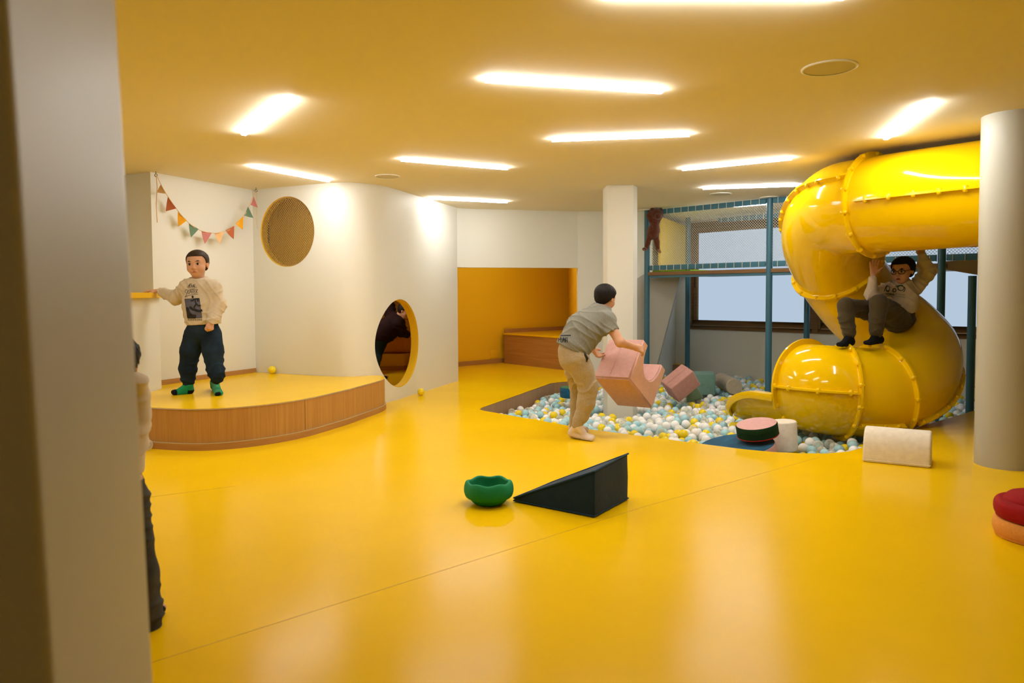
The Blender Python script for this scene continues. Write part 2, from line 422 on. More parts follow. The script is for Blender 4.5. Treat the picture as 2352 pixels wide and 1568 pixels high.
# right hand rounded wall with a port hole
ra = arc((3.135, 4.668), .172, 110, 266, 22); s0 = ra[-1]
pts = ra + [s0 + Vector((.75, -.03, 0)), s0 + Vector((3.4, -.6, 0)), s0 + Vector((3.4, -.2, 0)), s0 + Vector((.9, .34, 0))]
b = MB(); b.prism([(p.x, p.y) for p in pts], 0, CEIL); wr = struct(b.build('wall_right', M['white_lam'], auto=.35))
hc = s0 + Vector((.325, -.013, .42)); boolean(wr, [cutter(hc + Vector((0, -.2, 0)), Vector((.04, 1, 0)).normalized(), .262, .22)])
bm = bmesh.new(); bm.from_mesh(wr.data)
for f in bm.faces: f.smooth = abs(f.normal.z) < .05
for ed in bm.edges: ed.smooth = not (len(ed.link_faces) == 2 and ed.calc_face_angle(0) > .35)
bm.to_mesh(wr.data); bm.free()
b = MB(); N = 64; vs = []; fs = []; hn = Vector((-.04, -1, 0)).normalized(); hd = Vector((1, -.04, 0)).normalized()
for k in range(N):
    a = 2 * PI * k / N; rad = hd * math.cos(a) + UPZ * math.sin(a)
    for rr, dd in ((.263, .004), (.235, .004), (.235, -.02), (.263, -.02)): vs.append(hc + rad * rr + hn * dd)
for k in range(N):
    j = (k + 1) % N
    for q in range(4): fs.append((k * 4 + q, j * 4 + q, j * 4 + (q + 1) % 4, k * 4 + (q + 1) % 4))
b.add(vs, fs); struct(b.build('opening_lining', M['oak_flat'], wr, auto=.5))
q = s0 + Vector((.012, -.001, 0)); b = MB(); b.box((3.160, q.y - .0025, .002), (3.1625, q.y + .002, CEIL - .002)); struct(b.build('panel_joint', M['dark_gap'], wr))

# wall end beside the camera (stands out of true by a degree, like the photographed one)
def lean(z, k): return -k * (z - 1.1)
xn, yn, xf, yf = -.493, .75, -.5385, 1.05
prof = [(xn, yn, .034), (xf, yf, .027), (xf - .02, yf + .03, .027), (-1.0, yf + .03, .027), (-1.0, yn + .0, .03)]
b = MB(); vs = []
for z in (0, CEIL): vs += [(x + lean(z, k), y, z) for x, y, k in prof]
n = len(prof); b.add(vs, [tuple(range(n)), tuple(range(2 * n - 1, n - 1, -1))] + [(i, (i + 1) % n, n + (i + 1) % n, n + i) for i in range(n)])
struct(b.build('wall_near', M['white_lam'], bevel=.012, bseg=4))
# the rest of the shell, out of view
b = MB(); b.box((-4.45, -2.5, 0), (-4.3, 7.3, CEIL)); struct(b.build('wall_outer_left', M['white']))
b = MB(); b.box((6.5, -2.5, 0), (6.65, 8.2, CEIL)); struct(b.build('wall_outer_right', M['white']))
b = MB(); b.box((-4.45, -2.6, 0), (6.65, -2.5, CEIL)); struct(b.build('wall_behind', M['white']))

# ------------------------------------------------------------------ raised stage on the left
def stage():
    z = .30
    front = [at_z(*q, z) for q in ((300, 929), (325, 933.5), (420, 938), (500, 937), (600, 929), (700, 915), (800, 893))]
    fp = smooth_path(front, 6) + smooth_path([Vector((-1.404, 6.305, 0)), Vector((-1.262, 6.86, 0)), Vector((-1.238, 7.0, 0)), Vector((-1.235, 7.12, 0)), Vector((-1.265, 7.26, 0)), Vector((-1.33, 7.37, 0))], 5)[1:]
    back = [(-1.42, 7.37), (-1.52, 7.29), (-1.66, 7.27), (-1.8, 7.31), (-1.95, 7.375), (-2.69, 7.735), (-3.19, 6.62), (-3.9, 6.97), (-3.9, 5.5)]
    fp = [Vector((p[0], p[1], 0)) for p in fp]
    t = thing('raised_stage', 'low yellow topped stage with curved oak front in the corner', 'stage', (-2.3, 6.3, 0))
    poly = [(p.x, p.y) for p in fp] + back
    b = MB(); b.prism(poly, .0, z - .006); b.build('front_panel', M['oak'], t, auto=.5)
    def grow(ps, d):
        out = []
        for i, p in enumerate(ps):
            a = (ps[min(i + 1, len(ps) - 1)] - ps[max(i - 1, 0)]).normalized(); out.append(p + Vector((a.y, -a.x, 0)) * d)
        return out
    g = grow(fp, .002)
    b = MB(); b.prism([(p.x, p.y) for p in g] + back, z - .006, z); b.build('stage_top', M['floor'], t)
    b = MB(); b.ribbon([(p.x, p.y) for p in g], z - .009, z - .002, -.0025); b.build('edge_strip', M['alu'], t)
    b = MB(); b.ribbon([(p.x, p.y) for p in g], 0, .048, -.010); b.build('skirting', M['oak_flat'], t)
    b = MB(); b.ribbon([(p.x, p.y) for p in g], .048, .053, -.011); b.build('metal_strip', M['alu'], t)
    # one upright joint in the veneer
    k = min(range(len(fp)), key=lambda i: abs((EYEP + 0 * EYEP).x * 0 + (1176 + FPX * (fp[i] - EYEP).dot(CX) / (fp[i] - EYEP).dot(CW)) - 695))
    p = grow(fp, .001)[k]; b = MB(); b.box((p.x - .0008, p.y - .002, .055), (p.x + .0008, p.y + .003, z - .01)); b.build('panel_joint', M['joint_brown'], t)
stage()
b = MB(); b.ribbon([(-3.185, 6.64), (-2.695, 7.735)], .30, .345, -.014); struct(b.build('baseboard_left', M['oak_flat']))
# curved counter at the stage's left end, with its yellow ledge
cp = smooth_path([Vector(p) for p in ((-3.75, 5.45, 0), (-3.45, 5.52, 0), (-3.2, 5.70, 0), (-3.06, 5.95, 0), (-3.03, 6.2, 0), (-3.07, 6.45, 0), (-3.215, 6.66, 0))], 6)
t = thing('curved_counter', 'white curved half-height counter with yellow ledge at the stage end', 'counter', (-3.3, 6.1, .3))
b = MB(); b.ribbon([(p.x, p.y) for p in cp], .30, 1.088, .12); b.build('front_panel', M['white'], t, auto=.5)
pl = [(p.x + .05, p.y - .03) for p in cp]
b = MB(); b.prism(pl[:-2] + [(-3.06, 6.62), (-3.22, 6.66), (-3.85, 6.9), (-3.85, 5.5)], 1.088, 1.132); b.build('ledge', M['yellow_paint'], t, bevel=.012, bseg=3)

# ------------------------------------------------------------------ ceiling lights and speakers
lights = [((560, 310), (665, 230), 'leftmost white tube lamp on the ceiling, running away into the room', 0),
          ((577, 384), (755, 417), 'white tube lamp whose far end meets the curved wall by the round net', 0),
          ((922, 369), (1165, 389), 'white tube lamp beside the small ceiling speaker over the curved wall', 0),
          ((988, 457), (1155, 465), 'furthest back white tube lamp, touching the wall above the alcove', 0),
          ((1115, 187), (1520, 213), 'largest looking complete white tube lamp, over the middle of the floor', 0),
          ((1268, 324), (1584, 312), 'white tube lamp over the boy lifting the pink block', 0),
          ((1568, 391), (1818, 366), 'white tube lamp next to the top of the yellow slide, nearer of the pair', 0),
          ((1615, 434), (1833, 427), 'white tube lamp just in front of the blue climbing frame post', 0),
          ((2035, 320), (2140, 238), 'white tube lamp just above the top of the yellow slide, running away into the room', 0),
          ((1600, 481), (1765, 469), 'white tube lamp seen through the climbing frame net before the window', 0),
          ((1385, -4), (1940, -4), 'white tube lamp cut off by the top of the photo', 0)]
hidden = [(Vector((-.30, 10.55, 0)), Vector((.55, 10.75, 0)), 'white tube lamp on the alcove ceiling behind the white front', .8, CEIL), (Vector((-2.1, 9.6, 0)), Vector((-1.9, 10.5, 0)), 'added tube lamp brightening the den, out of view under the loft', .40, 1.26), (Vector((-3.25, 4.75, 0)), Vector((-3.45, 3.75, 0)), 'added tube lamp brightening the left recess wall, hidden by the near wall', 1.2, CEIL)]  # den and left-end lamps: unseen, added to brighten those areas
for a, c, lab, kk, TZ in [l + (CEIL,) for l in lights] + hidden:
    zc = TZ - .018
    if kk: p, q = a, c
    else: p, q = at_z(*a, zc), at_z(*c, zc)
    if a[0] == 988: q = p + (q - p) * 1.06
    d = (q - p).normalized(); d.z = 0; n = Vector((-d.y, d.x, 0)); m_ = (p + q) / 2; L2 = (q - p).length / 2
    t = thing('ceiling_light', lab, 'lamp', Vector((m_.x, m_.y, TZ)), 'tube lamps on the ceiling')
    b = MB(); b.obox(Vector((m_.x, m_.y, TZ - .003)), d * (L2 - .003), n * .0180, UPZ * .003); b.build('housing', M['white_trim'], t)
    b = MB(); sec = [(-.0195, 0.0065), (-.0195, 0.0), (-.013, -.009), (.013, -.009), (.0195, 0.0), (.0195, 0.0065)]
    vs = []
    for e in (p, q): vs += [Vector((e.x, e.y, TZ - .012)) + n * u + UPZ * z for u, z in sec]
    k = len(sec); b.add(vs, [(i, (i + 1) % k, k + (i + 1) % k, k + i) for i in range(k)] + [tuple(range(k)), tuple(range(2 * k - 1, k - 1, -1))])
    b.build('diffuser', M['lamp'] if not kk else emis('led_diffuser_unseen', (1, .97, .9), LAMP * kk), t)
for (px, py, r, lab) in ((1905, 155, .13, 'large looking round ceiling speaker above the slide'), (890, 404, .115, 'round ceiling speaker above the curved white wall'), (1655, 445, .12, 'round ceiling disc in front of the blue climbing frame')):
    p = at_z(px, py, CEIL); t = thing('ceiling_speaker', lab, 'speaker', Vector((p.x, p.y, CEIL)), 'ceiling speakers')
    b = MB(); b.lathe([(r - .012, -.0005), (r, -.0005), (r, -.005), (r - .006, -.008), (r - .012, -.006)], 48, (p.x, p.y, CEIL), cap=False); b.build('ring', M['white_trim'], t, auto=.6)
    b = MB(); b.lathe([(r - .011, -.0005), (r - .011, -.004)], 48, (p.x, p.y, CEIL)); b.build('grille', M['grille'], t)
# ------------------------------------------------------------------ climbing frame with net, in front of the window wall
A0 = Vector((1.78, 9.76, 0)); FD = Vector((.700, -.714, 0)).normalized(); FN = Vector((FD.y, -FD.x, 0)); FB = -FN   # FD along the front, FB towards the wall
def fpt(s, z, back=0.0): p = A0 + FD * s + FB * back; return Vector((p.x, p.y, z))
frame = thing('climbing_frame', 'blue post climbing frame with netted upper deck before the windows', 'climbing frame', (2.6, 9.4, -.26))
def post(p, z0, z1, r=.036, collar=True):
    b = MB(); b.lathe([(r, z0), (r, z1)], 24, (p.x, p.y, 0)); o = b.build('post', M['blue_steel'], frame, auto=.6)
    if collar:
        b = MB(); b.lathe([(.11, CEIL - .012), (.11, CEIL - .001)], 32, (p.x, p.y, 0)); b.build('ceiling_plate', M['white_trim'], o, auto=.6)
    return o
DECK = 1.337
S2 = (Vector((2.97, 8.55, 0)) - A0).length
post(fpt(0, 0), -.26, CEIL); post(fpt(S2, 0), -.26, CEIL)
bk1 = fpt(0.20, 0, 1.28)
bk1 = on_line(1579, 800, (bk1.x, bk1.y), (bk1.x + FD.x, bk1.y + FD.y)); bk1.z = 0
post(bk1, -.26, CEIL, collar=False)
bk2 = on_line(1853, 740, (bk1.x, bk1.y), (bk1.x + FD.x, bk1.y + FD.y)); bk2.z = 0; post(bk2, -.26, DECK - .02, collar=False)
fp3 = on_line(2160, 760, (A0.x, A0.y), (A0.x + FD.x, A0.y + FD.y)); S3 = (Vector((fp3.x, fp3.y, 0)) - A0).length
post(fpt(S3, 0), -.26, CEIL)
p4 = at_y(2231, 760, 7.15); p4.z = 0; post(p4, -.26, 1.255, collar=False)
b = MB()
q = [fpt(.03, DECK, -.02), fpt(S3 + .02, DECK, -.02), fpt(S3 + .02, DECK, 1.45), fpt(.12, DECK, 1.45)]
b.hexa(q, [v + UPZ * .045 for v in q]); b.build('deck', M['oak_dark'], frame, bevel=.004)
b = MB(); q = [fpt(.02, DECK - .03, -.005), fpt(S3, DECK - .03, -.005), fpt(S3, DECK - .03, .04), fpt(.02, DECK - .03, .04)]; b.hexa(q, [v + UPZ * .028 for v in q]); b.build('deck_beam', M['blue_steel'], frame)
b = MB(); q = [fpt(.05, DECK + .0455, .05), fpt(.62, DECK + .0455, .05), fpt(.62, DECK + .0455, 1.0), fpt(.05, DECK + .0455, 1.0)]; b.hexa(q, [v + UPZ * .02 for v in q]); b.build('mat', M['green_mat'], frame)
# padded rails with white lacing
def rail(s0, s1, z, back=0.0, h=.062):
    b = MB(); q = [fpt(s0, z, back - .014), fpt(s1, z, back - .014), fpt(s1, z, back + .014), fpt(s0, z, back + .014)]; b.hexa(q, [v + UPZ * h for v in q])
    o = b.build('padded_rail', M['blue_pad'], frame, bevel=.008)
    s = s0 + .06; lm = None
    while s < s1:
        if lm is None:
            b = MB(); b.tube([fpt(s, z - .006, back - .017), fpt(s, z + h + .006, back - .017)], .0035, 5); first = b.build('lacing', M['net'], o); lm = s
        else:
            c = first.copy(); COL.objects.link(c); c.location = FD * (s - lm)
        s += .105
for (a, c) in ((.045, S2 - .045), (S2 + .045, S3 - .045)):
    rail(a, c, CEIL - .075); rail(a, c, DECK + .068)
rail(.25, S3, CEIL - .10, 1.36); rail(S3 + .04, S3 + 1.0, DECK + .068)
def flat_net(s0, s1, z0, z1, back=0.0, r=.0019, cell=.0225):
    b = MB(); c = fpt((s0 + s1) / 2, (z0 + z1) / 2, back); hs, hz = (s1 - s0) / 2, (z1 - z0) / 2
    net_patch(b, c, FD, UPZ, lambda s, t: abs(s) < hs and abs(t) < hz, math.hypot(hs, hz), cell, r)
    b.build('net', M['net'], frame)
flat_net(.04, S2 - .03, DECK + .06, CEIL - .06); flat_net(S2 + .03, S3 - .03, DECK + .06, CEIL - .06); flat_net(S3 + .04, S3 + .95, DECK + .06, CEIL - .2)
# yellow end panel of the deck, with a white edge strip
e0, e1 = Vector((1.97, 9.98, 0)), Vector((2.66, 11.42, 0))
e1 = on_line(1571, 560, (e0.x, e0.y), (e1.x, e1.y)); e1.z = 0
b = MB(); b.ribbon([e0, e1], DECK + .05, 2.13, -.03); b.build('end_panel', M['yellow_paint'], frame)
ed = (e1 - e0).normalized(); b = MB(); b.ribbon([e1 - ed * .01, e1 + ed * .03], DECK + .05, 2.13, -.05); b.build('edge_strip', M['white_trim'], frame)
# grey slanted panel under the deck
P = [at_y(x, y, 9.90) for x, y in ((1462, 640), (1478, 630), (1564, 629), (1508, 840), (1462, 846))]
b = MB(); n = len(P); b.add(P + [p + Vector((.03, .05, 0)) for p in P], [tuple(range(n)), tuple(range(2 * n - 1, n - 1, -1))] + [(i, (i + 1) % n, n + (i + 1) % n, n + i) for i in range(n)])
b.build('slanted_panel', M['grey_panel'], frame)
# tan corner panel on the right, under the rail
P = [at_y(x, y, 7.35) for x, y in ((2166, 600), (2262, 594), (2262, 634), (2166, 618))]
b = MB(); n = 4; b.add(P + [p + Vector((.1, .12, 0)) for p in P], [tuple(range(n)), tuple(range(2 * n - 1, n - 1, -1))] + [(i, (i + 1) % n, n + (i + 1) % n, n + i) for i in range(n)])
b.build('corner_panel', M['tan_panel'], frame)

# ------------------------------------------------------------------ yellow tube slide
slide = thing('tube_slide', 'big yellow spiral tube slide with bolted flanges', 'slide', (2.9, 6.3, -.2))
TR, TI, FRR = .372, .352, .412
def P3(px, py, d): return at_y(px, py, d)
ctrl = [Vector((3.93, 4.63, 1.795)), Vector((3.32, 5.25, 1.79)), Vector((2.83, 5.80, 1.78)),     # straight
        P3(1925, 485, 6.22), P3(1898, 545, 6.52), P3(1922, 612, 6.74),                            # elbow 1
        P3(1958, 668, 6.84), P3(2000, 716, 6.90),                                                  # descent
        P3(2060, 762, 6.86), P3(2100, 812, 6.66), P3(2083, 868, 6.36), P3(2022, 898, 6.18),       # elbow 2
        P3(1933, 898, 6.16), P3(1888, 893, 6.20), P3(1848, 888, 6.36), P3(1778, 882, 6.61)]
def spline(pts, n=10):
    return smooth_path(pts, n)
cl = spline(ctrl, 10)
def idx(k): return k * 10
def frames(pts):
    out = []
    for i, p in enumerate(pts):
        t = (pts[min(i + 1, len(pts) - 1)] - pts[max(i - 1, 0)]).normalized()
        s = t.cross(UPZ).normalized(); u = s.cross(t).normalized(); out.append((p, t, s, u))
    return out
fr = frames(cl)
def ringpt(f, a, r): p, t, s, u = f; return p + (s * math.cos(a) + u * math.sin(a)) * r
def tube_sec(name, i0, i1, a0=0, a1=2 * PI, ro=TR, ri=TI):
    b = MB(); N = 64; full = a1 - a0 > 6.28; vs = []; fs = []; rows = i1 - i0 + 1; K = N if full else N + 1
    for i in range(i0, i1 + 1):
        for r in (ro, ri):
            for k in range(K): vs.append(ringpt(fr[i], a0 + (a1 - a0) * k / N, r))
    W = 2 * K
    for i in range(rows - 1):
        for k in range(N):
            j = (k + 1) % K
            fs.append((i * W + k, i * W + j, (i + 1) * W + j, (i + 1) * W + k)); fs.append((i * W + K + k, (i + 1) * W + K + k, (i + 1) * W + K + j, i * W + K + j))
    for i in (0, rows - 1):
        for k in range(N): j = (k + 1) % K; fs.append((i * W + k, i * W + j, i * W + K + j, i * W + K + k))
    if not full:
        for i in range(rows - 1):
            for k in (0, K - 1): fs.append((i * W + k, (i + 1) * W + k, (i + 1) * W + K + k, i * W + K + k))
    b.add(vs, fs); return b.build(name, M['slide'], slide, auto=.6)
def bolt_mesh():
    b = MB(); b.lathe([(.0, .0265), (.008, .0255), (.0145, .021), (.0175, .014), (.0185, .007)], 14, cap=False); b.lathe([(.0185, -.007), (.0175, -.014), (.0145, -.021), (.008, -.0255), (0, -.0265)], 14, cap=False)
    b.lathe([(.0185, .007), (.0185, -.007)], 14, cap=False)
    return b.mesh('bolt', M['slide'], smooth=True)
BOLT = bolt_mesh()
def add_bolt(parent, p, axis):
    o = bpy.data.objects.new('bolt', BOLT); COL.objects.link(o); o.parent = parent
    o.matrix_parent_inverse = loc_inv(parent); o.location = p; o.rotation_euler = axis.to_track_quat('Z', 'Y').to_euler(); return o
def ring(parent, i, n=14, a_off=0.0, wd=.0075, skip=None):
    p, t, s, u = fr[i]; b = MB(); N = 64; vs = []; fs = []
    for k in range(N):
        a = 2 * PI * k / N; d = s * math.cos(a) + u * math.sin(a)
        for rr, q in ((TR - .004, -wd - .010), (TR + .010, -wd), (FRR, -wd), (FRR, wd), (TR + .010, wd), (TR - .004, wd + .010)): vs.append(p + d * rr + t * q)
    for k in range(N):
        j = (k + 1) % N
        for q in range(5): fs.append((k * 6 + q, j * 6 + q, j * 6 + q + 1, k * 6 + q + 1))
    b.add(vs, fs); o = b.build('flange', M['slide'], parent, auto=.6)
    for k in range(n):
        a = a_off + 2 * PI * k / n
        if skip and skip(a): continue
        add_bolt(o, p + (s * math.cos(a) + u * math.sin(a)) * (TR + .024), t)
    return o
def seam_flange(parent, i0, i1, ang, n, side_h=.0075, hh=.042):
    """lengthwise flange along the shell at angle ang(f) (f from 0 to 1)"""
    b = MB(); vs = []; fs = []; rows = i1 - i0 + 1; mids = []
    for i in range(i0, i1 + 1):
        f = (i - i0) / max(1, i1 - i0); a = ang(f); p, t, s, u = fr[i]; d = s * math.cos(a) + u * math.sin(a); e = -s * math.sin(a) + u * math.cos(a)
        for rr, q in ((TR - .006, -side_h - .008), (TR + .012, -side_h), (TR + hh, -side_h), (TR + hh, side_h), (TR + .012, side_h), (TR - .006, side_h + .008)): vs.append(p + d * rr + e * q)
        mids.append((p + d * (TR + .025), e))
    for i in range(rows - 1):
        for q in range(5): fs.append((i * 6 + q, (i + 1) * 6 + q, (i + 1) * 6 + q + 1, i * 6 + q + 1))
    fs += [(0, 1, 2, 3, 4, 5), tuple((rows - 1) * 6 + k for k in (5, 4, 3, 2, 1, 0))]
    b.add(vs, fs); o = b.build('seam_flange', M['slide'], parent, auto=.6)
    for k in range(n):
        m, e = mids[min(rows - 1, int((k + .5) / n * rows))]; add_bolt(o, m, e)
    return o
sA = tube_sec('straight_section', 0, idx(2))
# looking along the travel direction, s points to the right hand side: angle PI is the left, towards the camera here
ring(sA, idx(2), 14, .2)
seam_flange(sA, 0, idx(2) - 1, lambda f: PI, 9)
sB = tube_sec('elbow_section', idx(2), idx(5))
ring(sB, idx(5), 14, .1)
seam_flange(sB, idx(2), idx(5) - 1, lambda f: PI - .55 + .35 * f, 11)
sC = tube_sec('descending_section', idx(5), idx(8) - 5); ring(sC, idx(8) - 5, 14, .3)
seam_flange(sC, idx(5) + 1, idx(8) - 6, lambda f: PI - .2, 4)
sD = tube_sec('elbow_section', idx(8) - 5, idx(11)); ring(sD, idx(11), 14, .05)
seam_flange(sD, idx(8) - 4, idx(11) - 1, lambda f: PI + .05 + .60 * f, 11)
sE = tube_sec('lower_section', idx(11), idx(12)); ring(sE, idx(12), 14, .2)
seam_flange(sE, idx(11) + 1, idx(12) - 1, lambda f: PI + .65, 4)
# exit: upper hood cut on the slant, lower half running on as an open trough
def exit_part():
    i0, i1 = idx(12), len(cl) - 1; CUT = .667
    b = MB(); N = 64; vs = []; fs = []; K = N
    # slanted cut: the top ends early, the sides reach on
    f0, f1 = fr[i0], fr[i1]
    rows = 14
    for j in range(rows + 1):
        for r in (TR, TI):
            for k in range(K):
                a = 2 * PI * k / N; top = max(0, math.sin(a)) ** 1.3
                end = i0 + (i1 - i0) * (CUT - .03 * top)
                x = i0 + (end - i0) * j / rows; q = int(x); fx = x - q
                vs.append(ringpt(fr[q], a, r).lerp(ringpt(fr[min(q + 1, i1)], a, r), fx))
    W = 2 * K
    for i in range(rows):
        for k in range(N):
            j = (k + 1) % K
            fs.append((i * W + k, i * W + j, (i + 1) * W + j, (i + 1) * W + k)); fs.append((i * W + K + k, (i + 1) * W + K + k, (i + 1) * W + K + j, i * W + K + j))
    for i in (0, rows):
        for k in range(N): j = (k + 1) % K; fs.append((i * W + k, i * W + j, i * W + K + j, i * W + K + k))
    b.add(vs, fs); o = b.build('exit_hood', M['slide'], slide, auto=.6)
    # lip round the cut of the hood
    b = MB(); vs = []; fs = []; n = 0; lim = []
    for k in range(-4, N // 2 + 5):
        a = 2 * PI * k / N; top = max(0, math.sin(a)) ** 1.3; x = i0 + (i1 - i0) * (CUT - .03 * top); q = int(x); fx = x - q
        p = ringpt(fr[q], a, TR).lerp(ringpt(fr[min(q + 1, i1)], a, TR), fx); d = (p - fr[q][0]); t = fr[q][1]; d = (d - t * d.dot(t)).normalized()
        for rr, s in ((-.02, -.012), (.045, -.006), (.045, .012), (-.02, .014)): vs.append(p + d * rr + t * s)
        n += 1
    for i in range(n - 1):
        for q in range(4): fs.append((i * 4 + q, (i + 1) * 4 + q, (i + 1) * 4 + (q + 1) % 4, i * 4 + (q + 1) % 4))
    fs += [(0, 1, 2, 3), tuple((n - 1) * 4 + k for k in (3, 2, 1, 0))]
    b.add(vs, fs); b.build('hood_lip', M['slide'], o, auto=.6)
    seam_flange(o, i0 + 1, i0 + int((i1 - i0) * (CUT - .02)), lambda f: PI - .08, 4)
    for a in (PI + .35, PI + .7): 
        f = fr[i0 + int((i1 - i0) * (CUT - .04))]; add_bolt(o, ringpt(f, a, TR), ringpt(f, a, 1) - ringpt(f, a, 0))
    # trough
    p, t, s, u = fr[i0 + int((i1 - i0) * CUT)]
    t = Vector((t.x, t.y, 0)).normalized(); s = t.cross(UPZ).normalized()
    cz = p.z + .0; Lh = .60; R = TR; b = MB(); vs = []; fs = []; K = 25; rows = 22
    rim = []
    for j in range(rows + 1):
        f = j / rows; x = f * Lh
        h = R * .92 * math.sqrt(max(0.0, 1 - max(0, (f - .30) / .72) ** 2.0)) # height of the side walls above the bottom
        h = max(h, .02)
        for r in (R, R - .02):
            amax = math.acos(max(-1, min(1, (R - h - .0) / R)))
            for k in range(K):
                a = -amax + 2 * amax * k / (K - 1)
                vs.append(p + t * x + s * (math.sin(a) * r) - UPZ * (math.cos(a) * r))
        rim.append((p + t * x - s * (math.sin(amax) * R) - UPZ * (math.cos(amax) * R), p + t * x + s * (math.sin(amax) * R) - UPZ * (math.cos(amax) * R)))
    W = 2 * K
    for i in range(rows):
        for k in range(K - 1):
            fs.append((i * W + k, i * W + k + 1, (i + 1) * W + k + 1, (i + 1) * W + k)); fs.append((i * W + K + k, (i + 1) * W + K + k, (i + 1) * W + K + k + 1, i * W + K + k + 1))
        for k in (0, K - 1): fs.append((i * W + k, (i + 1) * W + k, (i + 1) * W + K + k, i * W + K + k))
    for i in (0, rows):
        for k in range(K - 1): fs.append((i * W + k, i * W + k + 1, i * W + K + k + 1, i * W + K + k))
    b.add(vs, fs); tr = b.build('exit_trough', M['slide'], slide, auto=.6)
    # broad flat lip along each side of the trough
    for sd in (0, 1):
        pts = [r[sd] for r in rim]; sg = -1 if sd == 0 else 1; b = MB(); vs = []; fs = []
        for i, q in enumerate(pts):
            tg = (pts[min(i + 1, len(pts) - 1)] - pts[max(i - 1, 0)]).normalized(); up = s.cross(tg); up = up if up.z > 0 or (abs(up.z) < .3 and up.dot(t) > 0) else -up
            for a, c in ((.0, -.02), (.0, .055), (-.062, .055), (-.062, .03)): vs.append(q + up * a + s * sg * c)
        n = len(pts)
        for i in range(n - 1):
            for k in range(4): fs.append((i * 4 + k, (i + 1) * 4 + k, (i + 1) * 4 + (k + 1) % 4, i * 4 + (k + 1) % 4))
        fs += [(0, 1, 2, 3), tuple((n - 1) * 4 + k for k in (3, 2, 1, 0))]
        b.add(vs, fs); b.build('trough_lip', M['slide'], tr, bevel=.006)
exit_part()
# ------------------------------------------------------------------ soft play blocks
M['navy'] = fabric('navy_fabric', (0.008, 0.026, 0.058), bump=.35, bs=35)
M['navy_edge'] = fabric('navy_piping', (0.010, 0.045, 0.095))
M['pink'] = fabric('pink_fabric', (0.64, 0.37, 0.33), bs=60)
M['salmon'] = fabric('salmon_fabric', (0.70, 0.40, 0.26), bs=60)
M['rose'] = fabric('rose_fabric', (0.52, 0.27, 0.235), bs=60)
M['teal'] = fabric('teal_fabric', (0.16, 0.30, 0.26), bs=60)
M['sage'] = fabric('sage_fabric', (0.16, 0.24, 0.15), bs=60)
M['cream'] = fabric('cream_fabric', (0.84, 0.77, 0.64), bs=120)
M['cream_d'] = fabric('beige_fabric', (0.46, 0.40, 0.30), bs=120)
M['blue_f'] = fabric('blue_velour', (0.010, 0.085, 0.17), var=.25, vs=12)
M['dkgreen'] = fabric('dark_green_velour', (0.010, 0.035, 0.010), var=.15, vs=10)
M['green_f'] = fabric('green_velour', (0.03, 0.16, 0.05))
M['red_f'] = fabric('red_piping', (0.45, 0.02, 0.01))
M['pink_l'] = fabric('light_pink_velour', (0.66, 0.38, 0.36))
M['eva_green'] = mat('green_foam', (0.006, 0.22, 0.085), .75, .3, bump=.3, bscale=260, var=.08, vscale=120, dist=.002)
M['eva_red'] = mat('red_foam', (0.30, 0.004, 0.006), .8, .2, bump=.3, bscale=260, var=.08, vscale=120, dist=.002)
M['eva_orange'] = mat('orange_foam', (0.72, 0.30, 0.055), .8, .2, bump=.3, bscale=260, var=.08, vscale=120, dist=.002)
M['orange_f'] = fabric('orange_vinyl', (0.66, 0.29, 0.05))

# navy wedge
def wedge():
    a = at_z(1180, 1150, .006); c = at_z(1365, 1187, .006); e = at_z(1443, 1145, .006); d = a + (e - c); H_ = .242; h0 = .022
    t = thing('foam_wedge', 'navy blue fabric wedge ramp on the yellow floor beside the green bowl', 'soft block', Vector((c.x, c.y, 0)))
    b = MB(); z = lambda p, q: Vector((p.x, p.y, q)); g = Vector((0, 0, 0))
    b.hexa([z(a, .004), z(c, .004), z(e, .004), z(d, .004)], [z(a, h0), z(c, H_ - .012), z(e, H_ + .006), z(d, h0)])
    o = b.build('foam_body', M['navy'], t)
    bm = bmesh.new(); bm.from_mesh(o.data); bmesh.ops.remove_doubles(bm, verts=bm.verts, dist=1e-5)
    bmesh.ops.bevel(bm, geom=list(bm.edges), offset=.010, segments=3, profile=.6, affect='EDGES'); bmesh.ops.triangulate(bm, faces=bm.faces)
    bmesh.ops.subdivide_edges(bm, edges=[x for x in bm.edges if x.calc_length() > .06], cuts=3, use_grid_fill=True)
    for v in bm.verts:
        p = v.co; v.co = p + v.normal * .004 * mnoise.noise(p * 9) if p.z > .012 else p
    for f in bm.faces: f.smooth = True
    bm.to_mesh(o.data); bm.free()
    b = MB()
    rim = [z(a, h0), z(c, H_ - .010), z(e, H_ + .007), z(d, h0)]
    b.tube(rim, .0045, 6, closed=True); b.build('piping', M['navy_edge'], t)
    b = MB(); b.tube([z(a, .009), z(c, .009), z(e, .009), z(d, .009)], .0045, 6, closed=True); b.build('piping', M['navy_edge'], t)
wedge()
